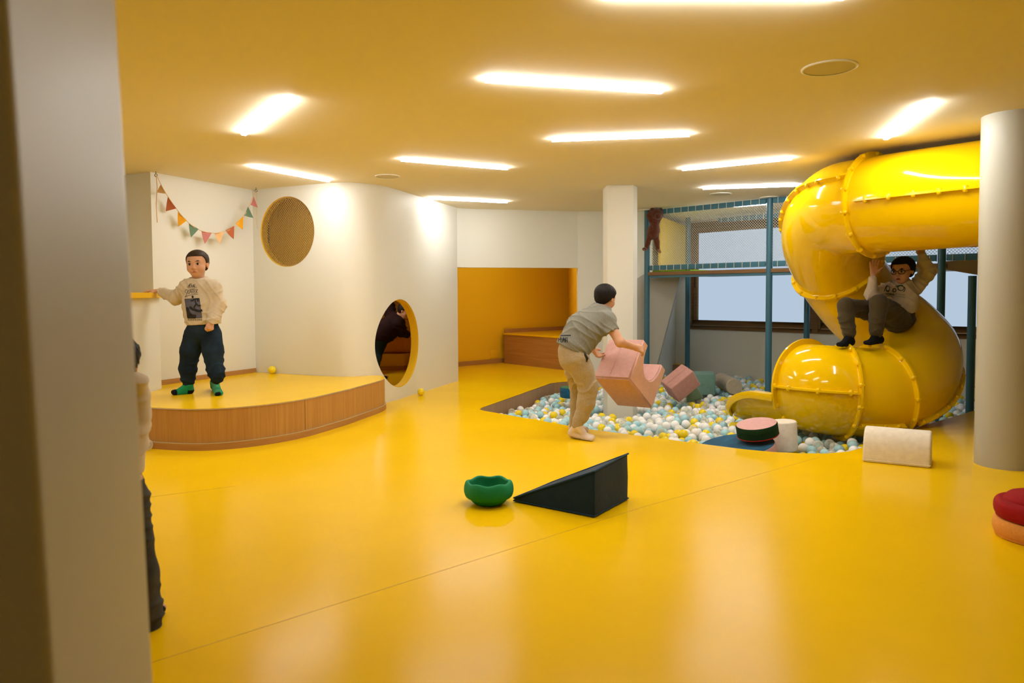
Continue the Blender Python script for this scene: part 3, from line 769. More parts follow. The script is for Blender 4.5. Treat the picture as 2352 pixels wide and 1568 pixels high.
# green balance stone, hollow side up
def bowl():
    c = at_z(1122.5, 1160, 0); c = Vector((c.x, c.y + .035, 0)); t = thing('balance_bowl', 'green foam balance bowl with wavy rim on the yellow floor', 'bowl', c)
    prof = [(0, .004), (.060, .0), (.082, .010), (.101, .034), (.104, .037), (.122, .050), (.130, .080), (.127, .112), (.119, .134), (.110, .140), (.101, .134), (.099, .11), (.092, .06), (.06, .035), (0, .03)]
    prof = [(p.x, p.y) for p in smooth_path([Vector((a, b_, 0)) for a, b_ in prof], 3)]
    b = MB(); N = 96; vs = []; fs = []
    for r, z in prof:
        for k in range(N):
            a = 2 * PI * k / N + .35; wv = math.cos(6 * a); f = max(0, min(1, (z - .055) / .06)); rr = r * (1 + .014 * wv * f); zz = z * .86 + .0042 * wv * f * (1 if z > .1 else .3)
            vs.append((c.x + rr * math.cos(a), c.y + rr * math.sin(a), zz))
    for i in range(len(prof) - 1):
        for k in range(N): fs.append((i * N + k, i * N + (k + 1) % N, (i + 1) * N + (k + 1) % N, (i + 1) * N + k))
    b.add(vs, fs); b.build('bowl_shell', M['eva_green'], t, smooth=True)
bowl()
def stones():
    c = at_z(2399, 1236, 0); c = Vector((c.x, c.y, 0))
    def stone(z0, h, r, m, name, label, dome):
        pr = [(0, z0 + .002), (r * .84, z0), (r * .95, z0 + h * .12), (r, z0 + h * .45), (r * .985, z0 + h * .80), (r * .90, z0 + h * .98)]
        pr += [(r * .80, z0 + h * .98), (r * .775, z0 + h * 1.10), (r * .66, z0 + h * 1.34), (r * .4, z0 + h * 1.48), (0, z0 + h * 1.52)] if dome else [(r * .5, z0 + h), (0, z0 + h)]
        pr = [(max(0, p.x), p.y) for p in smooth_path([Vector((a, b_, 0)) for a, b_ in pr], 4)]
        b = MB(); N = 72; vs = []; fs = []
        for rr, z in pr:
            for k in range(N): a = 2 * PI * k / N; q = rr * (1 + .02 * math.cos(6 * a) * min(1, (z - z0) / h)); vs.append((c.x + q * math.cos(a), c.y + q * math.sin(a), z))
        for i in range(len(pr) - 1):
            for k in range(N): fs.append((i * N + k, i * N + (k + 1) % N, (i + 1) * N + (k + 1) % N, (i + 1) * N + k))
        b.add(vs, fs); o = b.build(name, m, None, smooth=True); setp(o, label, 'stepping stone', 'stacked stepping stones')
    stone(0.0, .086, .200, M['eva_orange'], 'stepping_stone', 'orange foam stepping stone under the red one at the right edge', False)
    stone(.0865, .080, .197, M['eva_red'], 'stepping_stone', 'red domed foam stepping stone stacked on the orange one', True)
stones()
def foam_mesh(b, name, m, parent, bev=.012, wob=.003, sub=True):
    o = b.build(name, m, parent); bm = bmesh.new(); bm.from_mesh(o.data); bmesh.ops.remove_doubles(bm, verts=bm.verts, dist=1e-5)
    es = [e for e in bm.edges if len(e.link_faces) == 2 and e.calc_face_angle(0) > .5]
    bmesh.ops.bevel(bm, geom=es, offset=bev, segments=3, profile=.6, affect='EDGES', clamp_overlap=True)
    for f in bm.faces: f.smooth = True
    for e in bm.edges: e.smooth = not (len(e.link_faces) == 2 and e.calc_face_angle(0) > .8)
    bm.to_mesh(o.data); bm.free(); return o
# cream tunnel shaped cushion, front right
def tunnel_block():
    a = at_z(1981, 1060, 0); c = at_z(2137, 1076, 0); ax = (c - a).normalized(); L_ = (c - a).length; sd = Vector((-ax.y, ax.x, 0)); wd = .27; h = .215
    prof = [(0, .0), (0, .03)] + [(wd * (.5 - .5 * math.cos(PI * k / 16) * (1 - .0 * k)), .03 + (h - .03) * math.sin(PI * k / 16) ** .75) for k in range(1, 16)] + [(wd, .03), (wd, 0)]
    t = thing('half_round_cushion', 'cream half-round cushion lying on the floor at the pit edge', 'soft block', Vector((a.x, a.y, 0)))
    b = MB(); n = len(prof); vs = []
    for s in (0, L_): vs += [a + ax * s + sd * y + UPZ * z for y, z in prof]
    b.add(vs, [tuple(range(n)), tuple(range(2 * n - 1, n - 1, -1))] + [(i, (i + 1) % n, n + (i + 1) % n, n + i) for i in range(n)])
    foam_mesh(b, 'cover', M['cream'], t, .014)
    b = MB(); e = .000; b.tube([a - sd * e - ax * e + UPZ * .016, a + ax * (L_ + e) - sd * e + UPZ * .016, a + ax * (L_ + e) + sd * (wd + e) + UPZ * .016, a - ax * e + sd * (wd + e) + UPZ * .016], .0035, 6, closed=True); b.build('piping', M['cream'], t)
tunnel_block()
def disc(name, label, c, r, h, axis, top_m, side_m, bot_m=None, group=None, seam=True, cat='soft block'):
    q = Vector(axis).normalized().to_track_quat('Z', 'Y').to_matrix(); c = Vector(c)
    t = thing(name, label, cat, c, group)
    def lath(prof, nm, m):
        b = MB(); b.lathe(prof, 56, cap=False); b.v = [tuple(c + q @ Vector(v)) for v in b.v]; return b.build(nm, m, t, auto=.7)
    sp = [(r - .006, .003), (r, .010)] + ([(r, h * .48), (r - .003, h * .5), (r, h * .52)] if seam else []) + [(r, h - .010), (r - .006, h - .002)]
    lath(sp, 'side_panel', side_m)
    lath([(r - .006, h - .002), (r - .02, h), (r * .5, h + .003), (0.0005, h + .004)], 'top_panel', top_m)
    lath([(0.0005, 0), (r - .006, .003)] if not bot_m else [(0.0005, 0), (r - .003, .0), (r + .002, .007), (r - .004, .012)], 'bottom_panel', bot_m or side_m)
    return t
# pile at the front edge of the pit
disc('foam_disc', 'big blue topped pink sided foam disc tilted in the pit beneath the small disc', at_y(1706, 1040, 5.46) + Vector((-.02, .03, -.088)), .280, .15, (-.17, -.07, 1), M['blue_f'], M['pink'])
disc('foam_disc', 'small foam disc, pink on top and dark green around, on the blue one', at_y(1741, 1008, 5.47) + Vector((0, 0, .028)), .150, .095, (-.18, -.10, 1), M['pink_l'], M['dkgreen'], M['red_f'])
disc('foam_cylinder', 'cream upright foam cylinder in the balls behind the pink and green disc', at_y(1811, 1034, 5.62) + Vector((0, .08, -.015)), .098, .23, (-.06, -.02, 1), M['cream'], M['cream'], seam=False)
# round stool standing in the pit behind the boy's legs
disc('foam_disc', 'green topped blue foam disc half hidden behind the boy\'s legs', at_y(1312, 908, 8.15) + Vector((.02, 0, -.02)), .145, .115, (0, 0, 1), M['green_f'], M['blue_f'])
def box_from(name, label, v, e1, e2, e3, m, bev=.014, parts='cover'):
    v, e1, e2, e3 = map(Vector, (v, e1, e2, e3)); ctr = v + (e1 + e2 + e3) / 2; zmin = min((v + e1 * a + e2 * b_ + e3 * c).z for a in (0, 1) for b_ in (0, 1) for c in (0, 1))
    t = thing(name, label, 'soft block', Vector((ctr.x, ctr.y, zmin)))
    b = MB(); b.hexa([v, v + e1, v + e1 + e2, v + e2], [v + e3, v + e3 + e1, v + e3 + e1 + e2, v + e3 + e2]); foam_mesh(b, parts, m, t, bev)
    b = MB(); o_ = .5; n = .0
    b.tube([v + e3 * .5 - (e1 + e2) * .003, v + e1 * 1.006 + e3 * .5 - e2 * .003, v + e1 * 1.006 + e2 * 1.006 + e3 * .5, v + e2 * 1.006 - e1 * .003 + e3 * .5], .0028, 5, closed=True); b.build('zip_seam', m, t); return t
V = at_y(1541, 893, 7.95)
box_from('foam_block', 'rose pink foam box tipped on its edge among the balls', V, (.2482, .039, .1903), (.112, .0979, -.1662), (-.0786, .1959, .0624), M['rose'])
q = at_y(1600, 902, 9.0); box_from('foam_block', 'teal green foam box at the back of the ball pit', Vector((q.x - .13, q.y, -.14)), (.345, -.05, 0), (.06, .34, 0), (0, 0, .262), M['teal'])
def sage():
    a = at_y(1578, 915, 8.35); t = thing('foam_block', 'dark sage green foam wedge sticking out under the rose box', 'soft block', Vector((a.x, a.y, -.16)))
    P = [at_y(1578, 925, 8.35), at_y(1616, 914, 8.35), at_y(1600, 888, 8.35), at_y(1578, 880, 8.35)]; b = MB(); b.add(P + [p + Vector((.05, .25, 0)) for p in P], [(0, 1, 2, 3), (7, 6, 5, 4)] + [(i, (i + 1) % 4, 4 + (i + 1) % 4, 4 + i) for i in range(4)])
    foam_mesh(b, 'cover', M['sage'], t)
sage()
# beige roll lying at the back
p, q = at_y(1656, 872, 9.55), at_y(1687, 888, 8.95); ax = (p - q); disc('foam_roll', 'beige foam roll lying on the balls near the back wall', q - UPZ * .0, .098, ax.length, ax, M['cream_d'], M['cream_d'], seam=False)
# pink cradle block lifted by the boy
P2 = at_y(1445, 870.5, 5.72)
ea, eb, ec = Vector((.2303, .2569, -.274)), Vector((.1508, .1859, .301)), Vector((-.2562, .221, -.0081))
def cradle():
    t = thing('cradle_block', 'pink U shaped foam block being lifted by the boy', 'soft block', P2)
    n = 18; prof = [(0, 0), (1, 0), (1, 1), (.80, 1)]
    prof += [(.5 + .30 * math.cos(PI * k / n), 1 - .60 * math.sin(PI * k / n) ** .8) for k in range(1, n)] + [(.20, 1), (0, 1)]
    # body with pink bands around and salmon ends
    b = MB(); m = len(prof); vs = [P2 + ea * u + eb * v for u, v in prof] + [P2 + ea * u + eb * v + ec for u, v in prof]
    tri = tessellate_polygon([[Vector((u, v, 0)) for u, v in prof]])
    b.cur = 0; b.add(vs, [(i, (i + 1) % m, m + (i + 1) % m, m + i) for i in range(m)])
    b.cur = 1; b.f += [tuple(x) for x in tri] + [tuple(m + i for i in x) for x in tri]; b.mi += [1] * (2 * len(tri))
    b.mi[0] = 1  # underside in salmon too: warm bounce from the floor put into its colour
    o = b.build('cover', [M['pink'], M['salmon']], t)
    bm = bmesh.new(); bm.from_mesh(o.data); bmesh.ops.remove_doubles(bm, verts=bm.verts, dist=1e-5); bmesh.ops.dissolve_limit(bm, angle_limit=.02, verts=bm.verts, edges=bm.edges)
    bmesh.ops.bevel(bm, geom=[e for e in bm.edges if len(e.link_faces) == 2 and e.calc_face_angle(0) > .6], offset=.014, segments=3, affect='EDGES', clamp_overlap=True)
    for f in bm.faces: f.smooth = True
    for e in bm.edges: e.smooth = not (len(e.link_faces) == 2 and e.calc_face_angle(0) > .8)
    bm.to_mesh(o.data); bm.free()
    b = MB(); k = .0; b.tube([P2 + ec * .55 - ea * .006 + eb * .03, P2 + ec * .55 - ea * .006 + eb * .97], .0025, 5); b.build('zip_seam', M['pink'], t)
cradle()
# orange bolster and low steps in the den, seen through the oval opening
b = MB(); q = [Vector((-2.6, 10.62, 0)), Vector((-1.60, 10.86, 0)), Vector((-1.30, 11.8, 0)), Vector((-2.6, 11.8, 0))]; 
t = thing('den_step', 'low yellow step inside the den behind the oval opening', 'step', (-2.0, 11.2, 0)); b.hexa(q, [v + UPZ * .235 for v in q]); b.build('step_body', M['yellow_paint'], t, bevel=.004)
b = MB(); b.ribbon([q[0], q[1], q[2]], 0, .06, -.012); b.build('skirting', M['oak_flat'], t)
b = MB(); b.box((-2.6, 11.42, .236), (-1.34, 11.8, .72)); t = setp(b.build('den_ledge', M['yellow_paint'], bevel=.004), 'yellow upper ledge behind the orange bolster in the den', 'ledge')
t = thing('bolster', 'thick orange bolster cushion lying on the step inside the oval opening', 'cushion', (-1.8, 10.97, .236))
b = MB(); n = Vector((.98, .2, 0)).normalized(); c = Vector((-1.72, 11.04, .236 + .165)); q = n.to_track_quat('Z', 'Y').to_matrix()
b.lathe([(.001, -.62), (.12, -.62), (.15, -.61), (.165, -.58), (.165, .33), (.15, .36), (.12, .37), (.001, .37)], 40, cap=False); b.v = [tuple(c + q @ Vector(v)) for v in b.v]; b.build('cover', M['orange_f'], t, auto=.8)
b = MB(); N = 40; ring_ = [c + q @ Vector((.16 * math.cos(2 * PI * k / N), .16 * math.sin(2 * PI * k / N), .352)) for k in range(N)]; b.tube(ring_, .006, 6, closed=True); b.build('piping', M['orange_f'], t)

# ------------------------------------------------------------------ bunting
def bunting():
    Z = lambda px, py, y: at_y(px, py, y)
    # hangs from a ceiling hook near the recess corner to one near the round net
    h0 = at_z(358, 394, CEIL); h1 = at_z(588, 433, CEIL - .01); n_ = .0
    cord_px = [(360, 403), (368, 420), (380, 442), (400, 472), (420, 498), (440, 517), (460, 529), (480, 534), (500, 535), (520, 531), (537, 522), (550, 510), (562, 494), (573, 472), (581, 451), (587, 440)]
    pts = []
    for k, (x, y) in enumerate(cord_px):
        f = (x - 358) / (588 - 358); yy = h0.y + (h1.y - h0.y) * f; yy -= .05
        pts.append(at_y(x, y, yy))
    cord = smooth_path(pts, 4)
    t = thing('bunting', 'string of small coloured fabric pennants in the stage corner', 'bunting', h0)
    tan = fabric('sand_cotton', (.70, .46, .22)); b = MB(); b.tube(cord, .003, 6); b.build('cord', tan, t)
    cols = [('sand', (.60, .36, .14)), ('rust', (.44, .12, .045)), ('mustard', (.78, .36, .015)), ('green', (.15, .24, .16)), ('dusty pink', (.55, .20, .18)), ('peach', (.80, .48, .22)), ('rust', (.50, .15, .07)), ('mustard', (.78, .36, .015)), ('green', (.15, .24, .17)), ('dusty pink', (.55, .20, .18))]
    flags = [((369, 424), (381, 444), (360, 442)), ((386, 451), (404, 478), (381, 485)), ((409, 484), (428, 506), (410, 520)), ((434, 511), (455, 526), (439, 545)), ((463, 530), (485, 535), (471, 560)), ((493, 535), (513, 532), (505, 560)),
             ((518, 529), (537, 519), (537, 549)), ((541, 513), (558, 497), (558, 527)), ((560, 494), (570, 475), (582, 500)), ((575, 470), (583, 451), (592, 476))]
    mats = {}
    for (a, c, tip), (nm, cl_) in zip(flags, cols):
        if nm not in mats: mats[nm] = fabric(nm.replace(' ', '_') + '_cotton', cl_)
        fd = lambda x: h0.y + (h1.y - h0.y) * (x - 358) / 230 - .05
        A, C, T = at_y(*a, fd(a[0])), at_y(*c, fd(c[0])), at_y(*tip, fd((a[0] + c[0]) / 2) - .01)
        b = MB(); n = 8; vs = []; fs = []; nrm = (C - A).cross(T - A).normalized()
        for i in range(n + 1):
            for j in range(n + 1 - i):
                u, v = j / n, i / n; p = A + (C - A) * u + (T - A) * v; p = p + nrm * (.008 * math.sin(v * 3 + u * 5)); vs.append(p)
        off = [sum(n + 1 - k for k in range(i)) for i in range(n + 2)]
        for i in range(n):
            for j in range(n - i):
                fs.append((off[i] + j, off[i] + j + 1, off[i + 1] + j))
                if j < n - i - 1: fs.append((off[i] + j + 1, off[i + 1] + j + 1, off[i + 1] + j))
        m = len(vs); vs2 = vs + [p + nrm * .0016 for p in vs]; b.add(vs2, fs + [tuple(m + i for i in f) for f in fs])
        o = b.build('pennant', mats[nm], t, smooth=True, fixn=False); o['label'] = nm + ' pennant'
    b = MB(); b.tube([at_y(359, 402, h0.y - .04), at_y(361, 430, h0.y - .045), at_y(359, 470, h0.y - .05), at_y(361, 511, h0.y - .05)], .004, 6); b.build('ribbon_tail', tan, t)
    b = MB(); b.tube([at_y(588, 438, h1.y - .04), at_y(590, 470, h1.y - .05), at_y(588, 500, h1.y - .05), at_y(591, 525, h1.y - .05)], .0025, 6); b.build('ribbon_tail', tan, t)
    for h, x in ((h0, 358), (h1, 588)):
        b = MB(); b.tube([Vector((h.x, h.y, CEIL)), Vector((h.x, h.y, CEIL - .02))], .003, 6); b.tube([Vector((h.x + .012 * math.cos(k * PI / 8), h.y, CEIL - .032 + .012 * math.sin(k * PI / 8))) for k in range(16)], .0028, 6, closed=True)
        b.build('hook', M['steel'], t)
bunting()
# ------------------------------------------------------------------ the ball pit
BR = .040
def ballmat(name, col, rough=.25): return mat(name, col, rough, .5, bump=.02, bscale=30)
M['b_white'] = ballmat('white_ball', (.93, .94, .95)); M['b_blue'] = ballmat('pale_blue_ball', (.41, .70, .79)); M['b_yellow'] = ballmat('yellow_ball', (.92, .70, .008))
def clearmat():
    m = bpy.data.materials.new('clear_ball'); m.use_nodes = True; nt = m.node_tree; b = nt.nodes['Principled BSDF']
    b.inputs['Base Color'].default_value = (.92, .91, .84, 1); b.inputs['Roughness'].default_value = .12
    t = nt.nodes.new('ShaderNodeBsdfTransparent'); t.inputs[0].default_value = (.95, .95, .90, 1); mx = nt.nodes.new('ShaderNodeMixShader')
    lw = nt.nodes.new('ShaderNodeLayerWeight'); lw.inputs[0].default_value = .35; mr = nt.nodes.new('ShaderNodeMapRange'); mr.inputs[3].default_value = .16; mr.inputs[4].default_value = .75
    nt.links.new(lw.outputs['Facing'], mr.inputs[0]); nt.links.new(mr.outputs[0], mx.inputs[0]); nt.links.new(t.outputs[0], mx.inputs[1]); nt.links.new(b.outputs[0], mx.inputs[2]); nt.links.new(mx.outputs[0], nt.nodes['Material Output'].inputs[0]); return m
M['b_clear'] = clearmat()
KEYS = ['b_white', 'b_blue', 'b_yellow', 'b_clear']
def ico(sub):
    bm = bmesh.new(); bmesh.ops.create_icosphere(bm, subdivisions=sub, radius=BR)
    vs = np.array([v.co[:] for v in bm.verts], np.float32); fs = np.array([[v.index for v in f.verts] for f in bm.faces], np.int32); bm.free(); return vs, fs
def ball_mesh(key):
    # the ball with its raised moulding seam
    b = MB(); pr = [(BR * math.cos(-PI / 2 + PI * k / 20), BR * math.sin(-PI / 2 + PI * k / 20)) for k in range(21)]
    pr = [(max(r, .0002), z) for r, z in pr[:10]] + [(BR, -.0012), (BR + .0006, 0), (BR, .0012)] + [(max(r, .0002), z) for r, z in pr[11:]]
    b.lathe(pr, 28, cap=False); return b.mesh('ball', M[key], smooth=True)
BM = {k: ball_mesh(k) for k in KEYS}
def inpoly(x, y, P):
    c = False; n = len(P)
    for i in range(n):
        x1, y1 = P[i][0], P[i][1]; x2, y2 = P[i - 1][0], P[i - 1][1]
        if (y1 > y) != (y2 > y) and x < (x2 - x1) * (y - y1) / (y2 - y1) + x1: c = not c
    return c
def edge_dist(x, y, P):
    d = 9.0
    for i in range(len(P)):
        ax, ay = P[i - 1][0], P[i - 1][1]; bx, by = P[i][0], P[i][1]; t = max(0, min(1, ((x - ax) * (bx - ax) + (y - ay) * (by - ay)) / ((bx - ax) ** 2 + (by - ay) ** 2 + 1e-9)))
        d = min(d, math.hypot(x - ax - t * (bx - ax), y - ay - t * (by - ay)))
    return d
PIT = [tuple(p) for p in pit]
def px_of(p):
    q = Vector(p) - EYEP; w_ = q.dot(CW); return 1176 + FPX * q.dot(CX) / w_, PPY - FPX * q.dot(CU) / w_
# solids in the pit the balls lie around: (x, y, r)
slide_pts = [(c.x, c.y, c.z) for c in cl[idx(7):]]
obst = [(p0.x + .15, p0.y + .15, .245)] + [(o_.matrix_world.translation.x, 0, 0) for o_ in ()]
obst += [(fpt(0, 0).x, fpt(0, 0).y, .04), (fpt(S2, 0).x, fpt(S2, 0).y, .04), (bk1.x, bk1.y, .04), (bk2.x, bk2.y, .04), (fpt(S3, 0).x, fpt(S3, 0).y, .04), (p4.x, p4.y, .04)]
for px_, py_, d_, r_ in ((1706, 1040, 5.49, .26), (1800, 1034, 5.70, .10), (1312, 908, 8.15, .15)):
    c = at_y(px_, py_, d_); obst.append((c.x, c.y, r_))
for k_ in range(4): c = at_y(1568 + 18 * k_, 902, 8.05 + .35 * k_); obst.append((c.x, c.y, .12))
q_ = at_y(1620, 880, 9.1); obst.append((q_.x, q_.y, .22))
rng = random.Random(11)
PBASE = -.262
cell = {}
G = BR * 2
balls = []
def near(x, y):
    i, j = int(math.floor(x / G)), int(math.floor(y / G))
    for a in (-1, 0, 1):
        for c in (-1, 0, 1):
            for q in cell.get((i + a, j + c), ()): yield q
def support(x, y):
    z = PBASE + BR
    for (bx, by, bz) in near(x, y):
        d2 = (x - bx) ** 2 + (y - by) ** 2
        if d2 < 4 * BR * BR: z = max(z, bz + math.sqrt(4 * BR * BR - d2))
    return z
def lim(x, y):
    # how high the surface of the heap reaches
    m = -.125 + .03 * mnoise.noise(Vector((x * 1.1, y * 1.1, 3))) + .035 * max(0, 1 - math.hypot(x - 2.2, y - 6.5) / 1.6)
    return m
def free(x, y, z):
    for (ox, oy, r) in obst:
        if math.hypot(x - ox, y - oy) < r + BR: return False
    for (sx, sy, sz) in slide_pts:
        if (x - sx) ** 2 + (y - sy) ** 2 + (z - sz) ** 2 < (FRR + BR) ** 2: return False
    return True
def place(n, tries):
    miss = 0
    for _ in range(n):
        best = None
        for k in range(tries):
            x, y = rng.uniform(-.3, 5.3), rng.uniform(5.0, 11.7)
            if not inpoly(x, y, PIT): continue
            z = support(x, y)
            if best is None or z < best[2]: best = (x, y, z)
        if best is None: continue
        x, y, z = best
        if z > lim(x, y): miss += 1; continue
        # roll downhill a little
        for _r in range(6):
            a = rng.uniform(0, 2 * PI); nx, ny = x + .012 * math.cos(a), y + .012 * math.sin(a); nz = support(nx, ny)
            if nz < z: x, y, z = nx, ny, nz
        if not inpoly(x, y, PIT) or edge_dist(x, y, PIT) < BR + .004 or not free(x, y, z): continue
        px, py = px_of((x, y, z))
        if px > 2300: continue
        balls.append((x, y, z)); cell.setdefault((int(math.floor(x / G)), int(math.floor(y / G))), []).append((x, y, z))
place(9000, 5)
place(9000, 8)
def vis_key(b_): return math.dist(b_, tuple(EYEP))
# balls of the heap's surface: nothing straight above them
top = [b_ for b_ in balls if not any(q[2] > b_[2] + .03 and math.hypot(q[0] - b_[0], q[1] - b_[1]) < BR * .9 for q in near(b_[0], b_[1]))]
def shown(b_):
    px, py = px_of(b_)
    if px > 2235 and py < 1100: return False
    if 1655 < px < 2230 and 700 < py < 985 and b_[1] > 6.3 and not (px < 1760 and py < 905) and not (px > 2110): return False
    return True
cand = sorted([b_ for b_ in top if shown(b_)], key=vis_key)
single = set(cand[:296])
def pick_color(): 
    r = rng.random(); return 'b_white' if r < .36 else 'b_blue' if r < .64 else 'b_yellow' if r < .80 else 'b_clear'
names = {'b_white': ('glossy white plastic ball lying in the ball pit heap', 'white'), 'b_blue': ('pale blue plastic ball lying in the ball pit heap', 'pale blue'), 'b_yellow': ('yellow plastic ball lying in the ball pit heap', 'yellow'), 'b_clear': ('see-through plastic ball lying in the ball pit heap', 'clear')}
stuff = []
for b_ in balls:
    k = pick_color()
    if b_ in single:
        o = bpy.data.objects.new('play_ball', BM[k]); COL.objects.link(o); o.location = b_; o.rotation_euler = (rng.uniform(0, 6), rng.uniform(0, 6), rng.uniform(0, 6))
        setp(o, names[k][0], 'ball', names[k][1] + ' balls in the pit')
    else: stuff.append((b_, KEYS.index(k)))
iv, if_ = ico(3); iv2, if2 = ico(2)
V_, F_, MI = [], [], []; nv = 0
for (b_, k) in stuff:
    hi = b_ in top
    v, f = (iv, if_) if (b_[1] < 7.5 and hi) else (iv2, if2)
    V_.append(v + np.array(b_, np.float32)); F_.append(f + nv); MI.append(np.full(len(f), k, np.int32)); nv += len(v)
V_ = np.concatenate(V_); F_ = np.concatenate(F_); MI = np.concatenate(MI)
me = bpy.data.meshes.new('ball_heap'); me.vertices.add(len(V_)); me.vertices.foreach_set('co', V_.ravel()); me.loops.add(F_.size); me.loops.foreach_set('vertex_index', F_.ravel())
me.polygons.add(len(F_)); me.polygons.foreach_set('loop_start', np.arange(0, F_.size, 3, dtype=np.int32)); me.polygons.foreach_set('material_index', MI); me.polygons.foreach_set('use_smooth', np.ones(len(F_), bool))
for k in KEYS: me.materials.append(M[k])
me.update(calc_edges=True); me.validate()
setp(link('ball_heap', me), 'white, blue, yellow and clear plastic balls filling the sunken pit', 'balls', None, 'stuff')
print('balls', len(balls), 'top', len(top), 'stuff', len(stuff))
def lone(px, py, z, key, label):
    p = at_z(px, py, z); o = bpy.data.objects.new('play_ball', BM[key]); COL.objects.link(o); o.location = (p.x, p.y, z + BR); o.rotation_euler = (.4, .9, 0); setp(o, label, 'ball'); return o
lone(625, 858, .30, 'b_yellow', 'single yellow ball on the stage against the wall')
lone(967, 908, 0, 'b_yellow', 'single yellow ball on the floor below the oval opening')
lone(338, 1034, 0, 'b_clear', 'single clear ball at the foot of the oak stage front')
lone(1712, 1000, -.13, 'b_clear', 'clear ball tucked under the lip of the slide exit')
# ------------------------------------------------------------------ smooth implicit surfaces for people and the plush toy
def smin(a, b, k):
    if k <= 0: return np.minimum(a, b)
    h = np.maximum(k - np.abs(a - b), 0) / k
    return np.minimum(a, b) - h * h * k * .25
class Sdf:
    """a list of primitives blended in order; every entry: (function, blend radius, mode, bound centre, bound radius)"""
    def __init__(s): s.p = []; s.lo = np.full(3, 1e9); s.hi = np.full(3, -1e9); s.cuts = []; s.disp = None
    def _b(s, pts, r):
        for p in pts: s.lo = np.minimum(s.lo, np.array(p) - r); s.hi = np.maximum(s.hi, np.array(p) + r)
    def cone(s, a, b, ra, rb, k=.02, mode='u', flat=None):
        """tapered capsule; flat = (unit axis, factor) squeezes it along that axis"""
        a, b = np.array(a, float), np.array(b, float)
        if mode == 'u': s._b((a, b), max(ra, rb))
        ab = b - a; L2 = max(float(ab @ ab), 1e-9)
        if flat is None:
            def f(P):
                q = P - a; t = np.clip(q @ ab / L2, 0, 1)
                return np.linalg.norm(q - t[:, None] * ab, axis=1) - (ra + t * (rb - ra))
        else:
            ax, fc = np.array(flat[0], float), flat[1]; g = 1 / fc - 1
            ab2 = ab + ax * (ab @ ax) * g; L22 = max(float(ab2 @ ab2), 1e-9)
            def f(P):
                q = P - a; q = q + np.outer(q @ ax, ax) * g; t = np.clip(q @ ab2 / L22, 0, 1)
                return (np.linalg.norm(q - t[:, None] * ab2, axis=1) - (ra + t * (rb - ra))) * (fc + 1) * .5
        s.p.append((f, k, mode)); return s
    def chain(s, pts, rs, k=.02, flat=None):
        for i in range(len(pts) - 1): s.cone(pts[i], pts[i + 1], rs[i], rs[i + 1], k, 'u', flat)
        return s
    def ell(s, c, r, R=None, k=.02, mode='u'):
        c = np.array(c, float); r = np.array(r, float); R = np.eye(3) if R is None else np.array(R, float)   # rows of R: the local axes
        if mode == 'u': s._b((c,), max(r))
        def f(P):
            q = (P - c) @ R.T; k0 = np.linalg.norm(q / r, axis=1); k1 = np.linalg.norm(q / (r * r), axis=1)
            return k0 * (k0 - 1) / np.maximum(k1, 1e-6)
        s.p.append((f, k, mode)); return s
    def cut(s, point, normal):
        """keep the side opposite to normal"""
        n = np.array(normal, float); n /= np.linalg.norm(n); p = np.array(point, float)
        s.p.append((lambda P: (P - p) @ n, .0, 'i')); return s
    def fn(s, f, k=0.0, mode='i'): s.p.append((f, k, mode)); return s
    def __call__(s, P):
        d = None; todo = s.disp
        for f, k, mode in s.p:
            v = f(P)
            if mode == 'i' and todo is not None: d = d + todo(P); todo = None      # creases first, then the clean hem
            if d is None: d = v
            elif mode == 'u': d = smin(d, v, k)
            elif mode == 's': d = -smin(-d, v, k)
            elif mode == 'i': d = -smin(-d, -v, k)
        if todo is not None: d = d + todo(P)
        return d
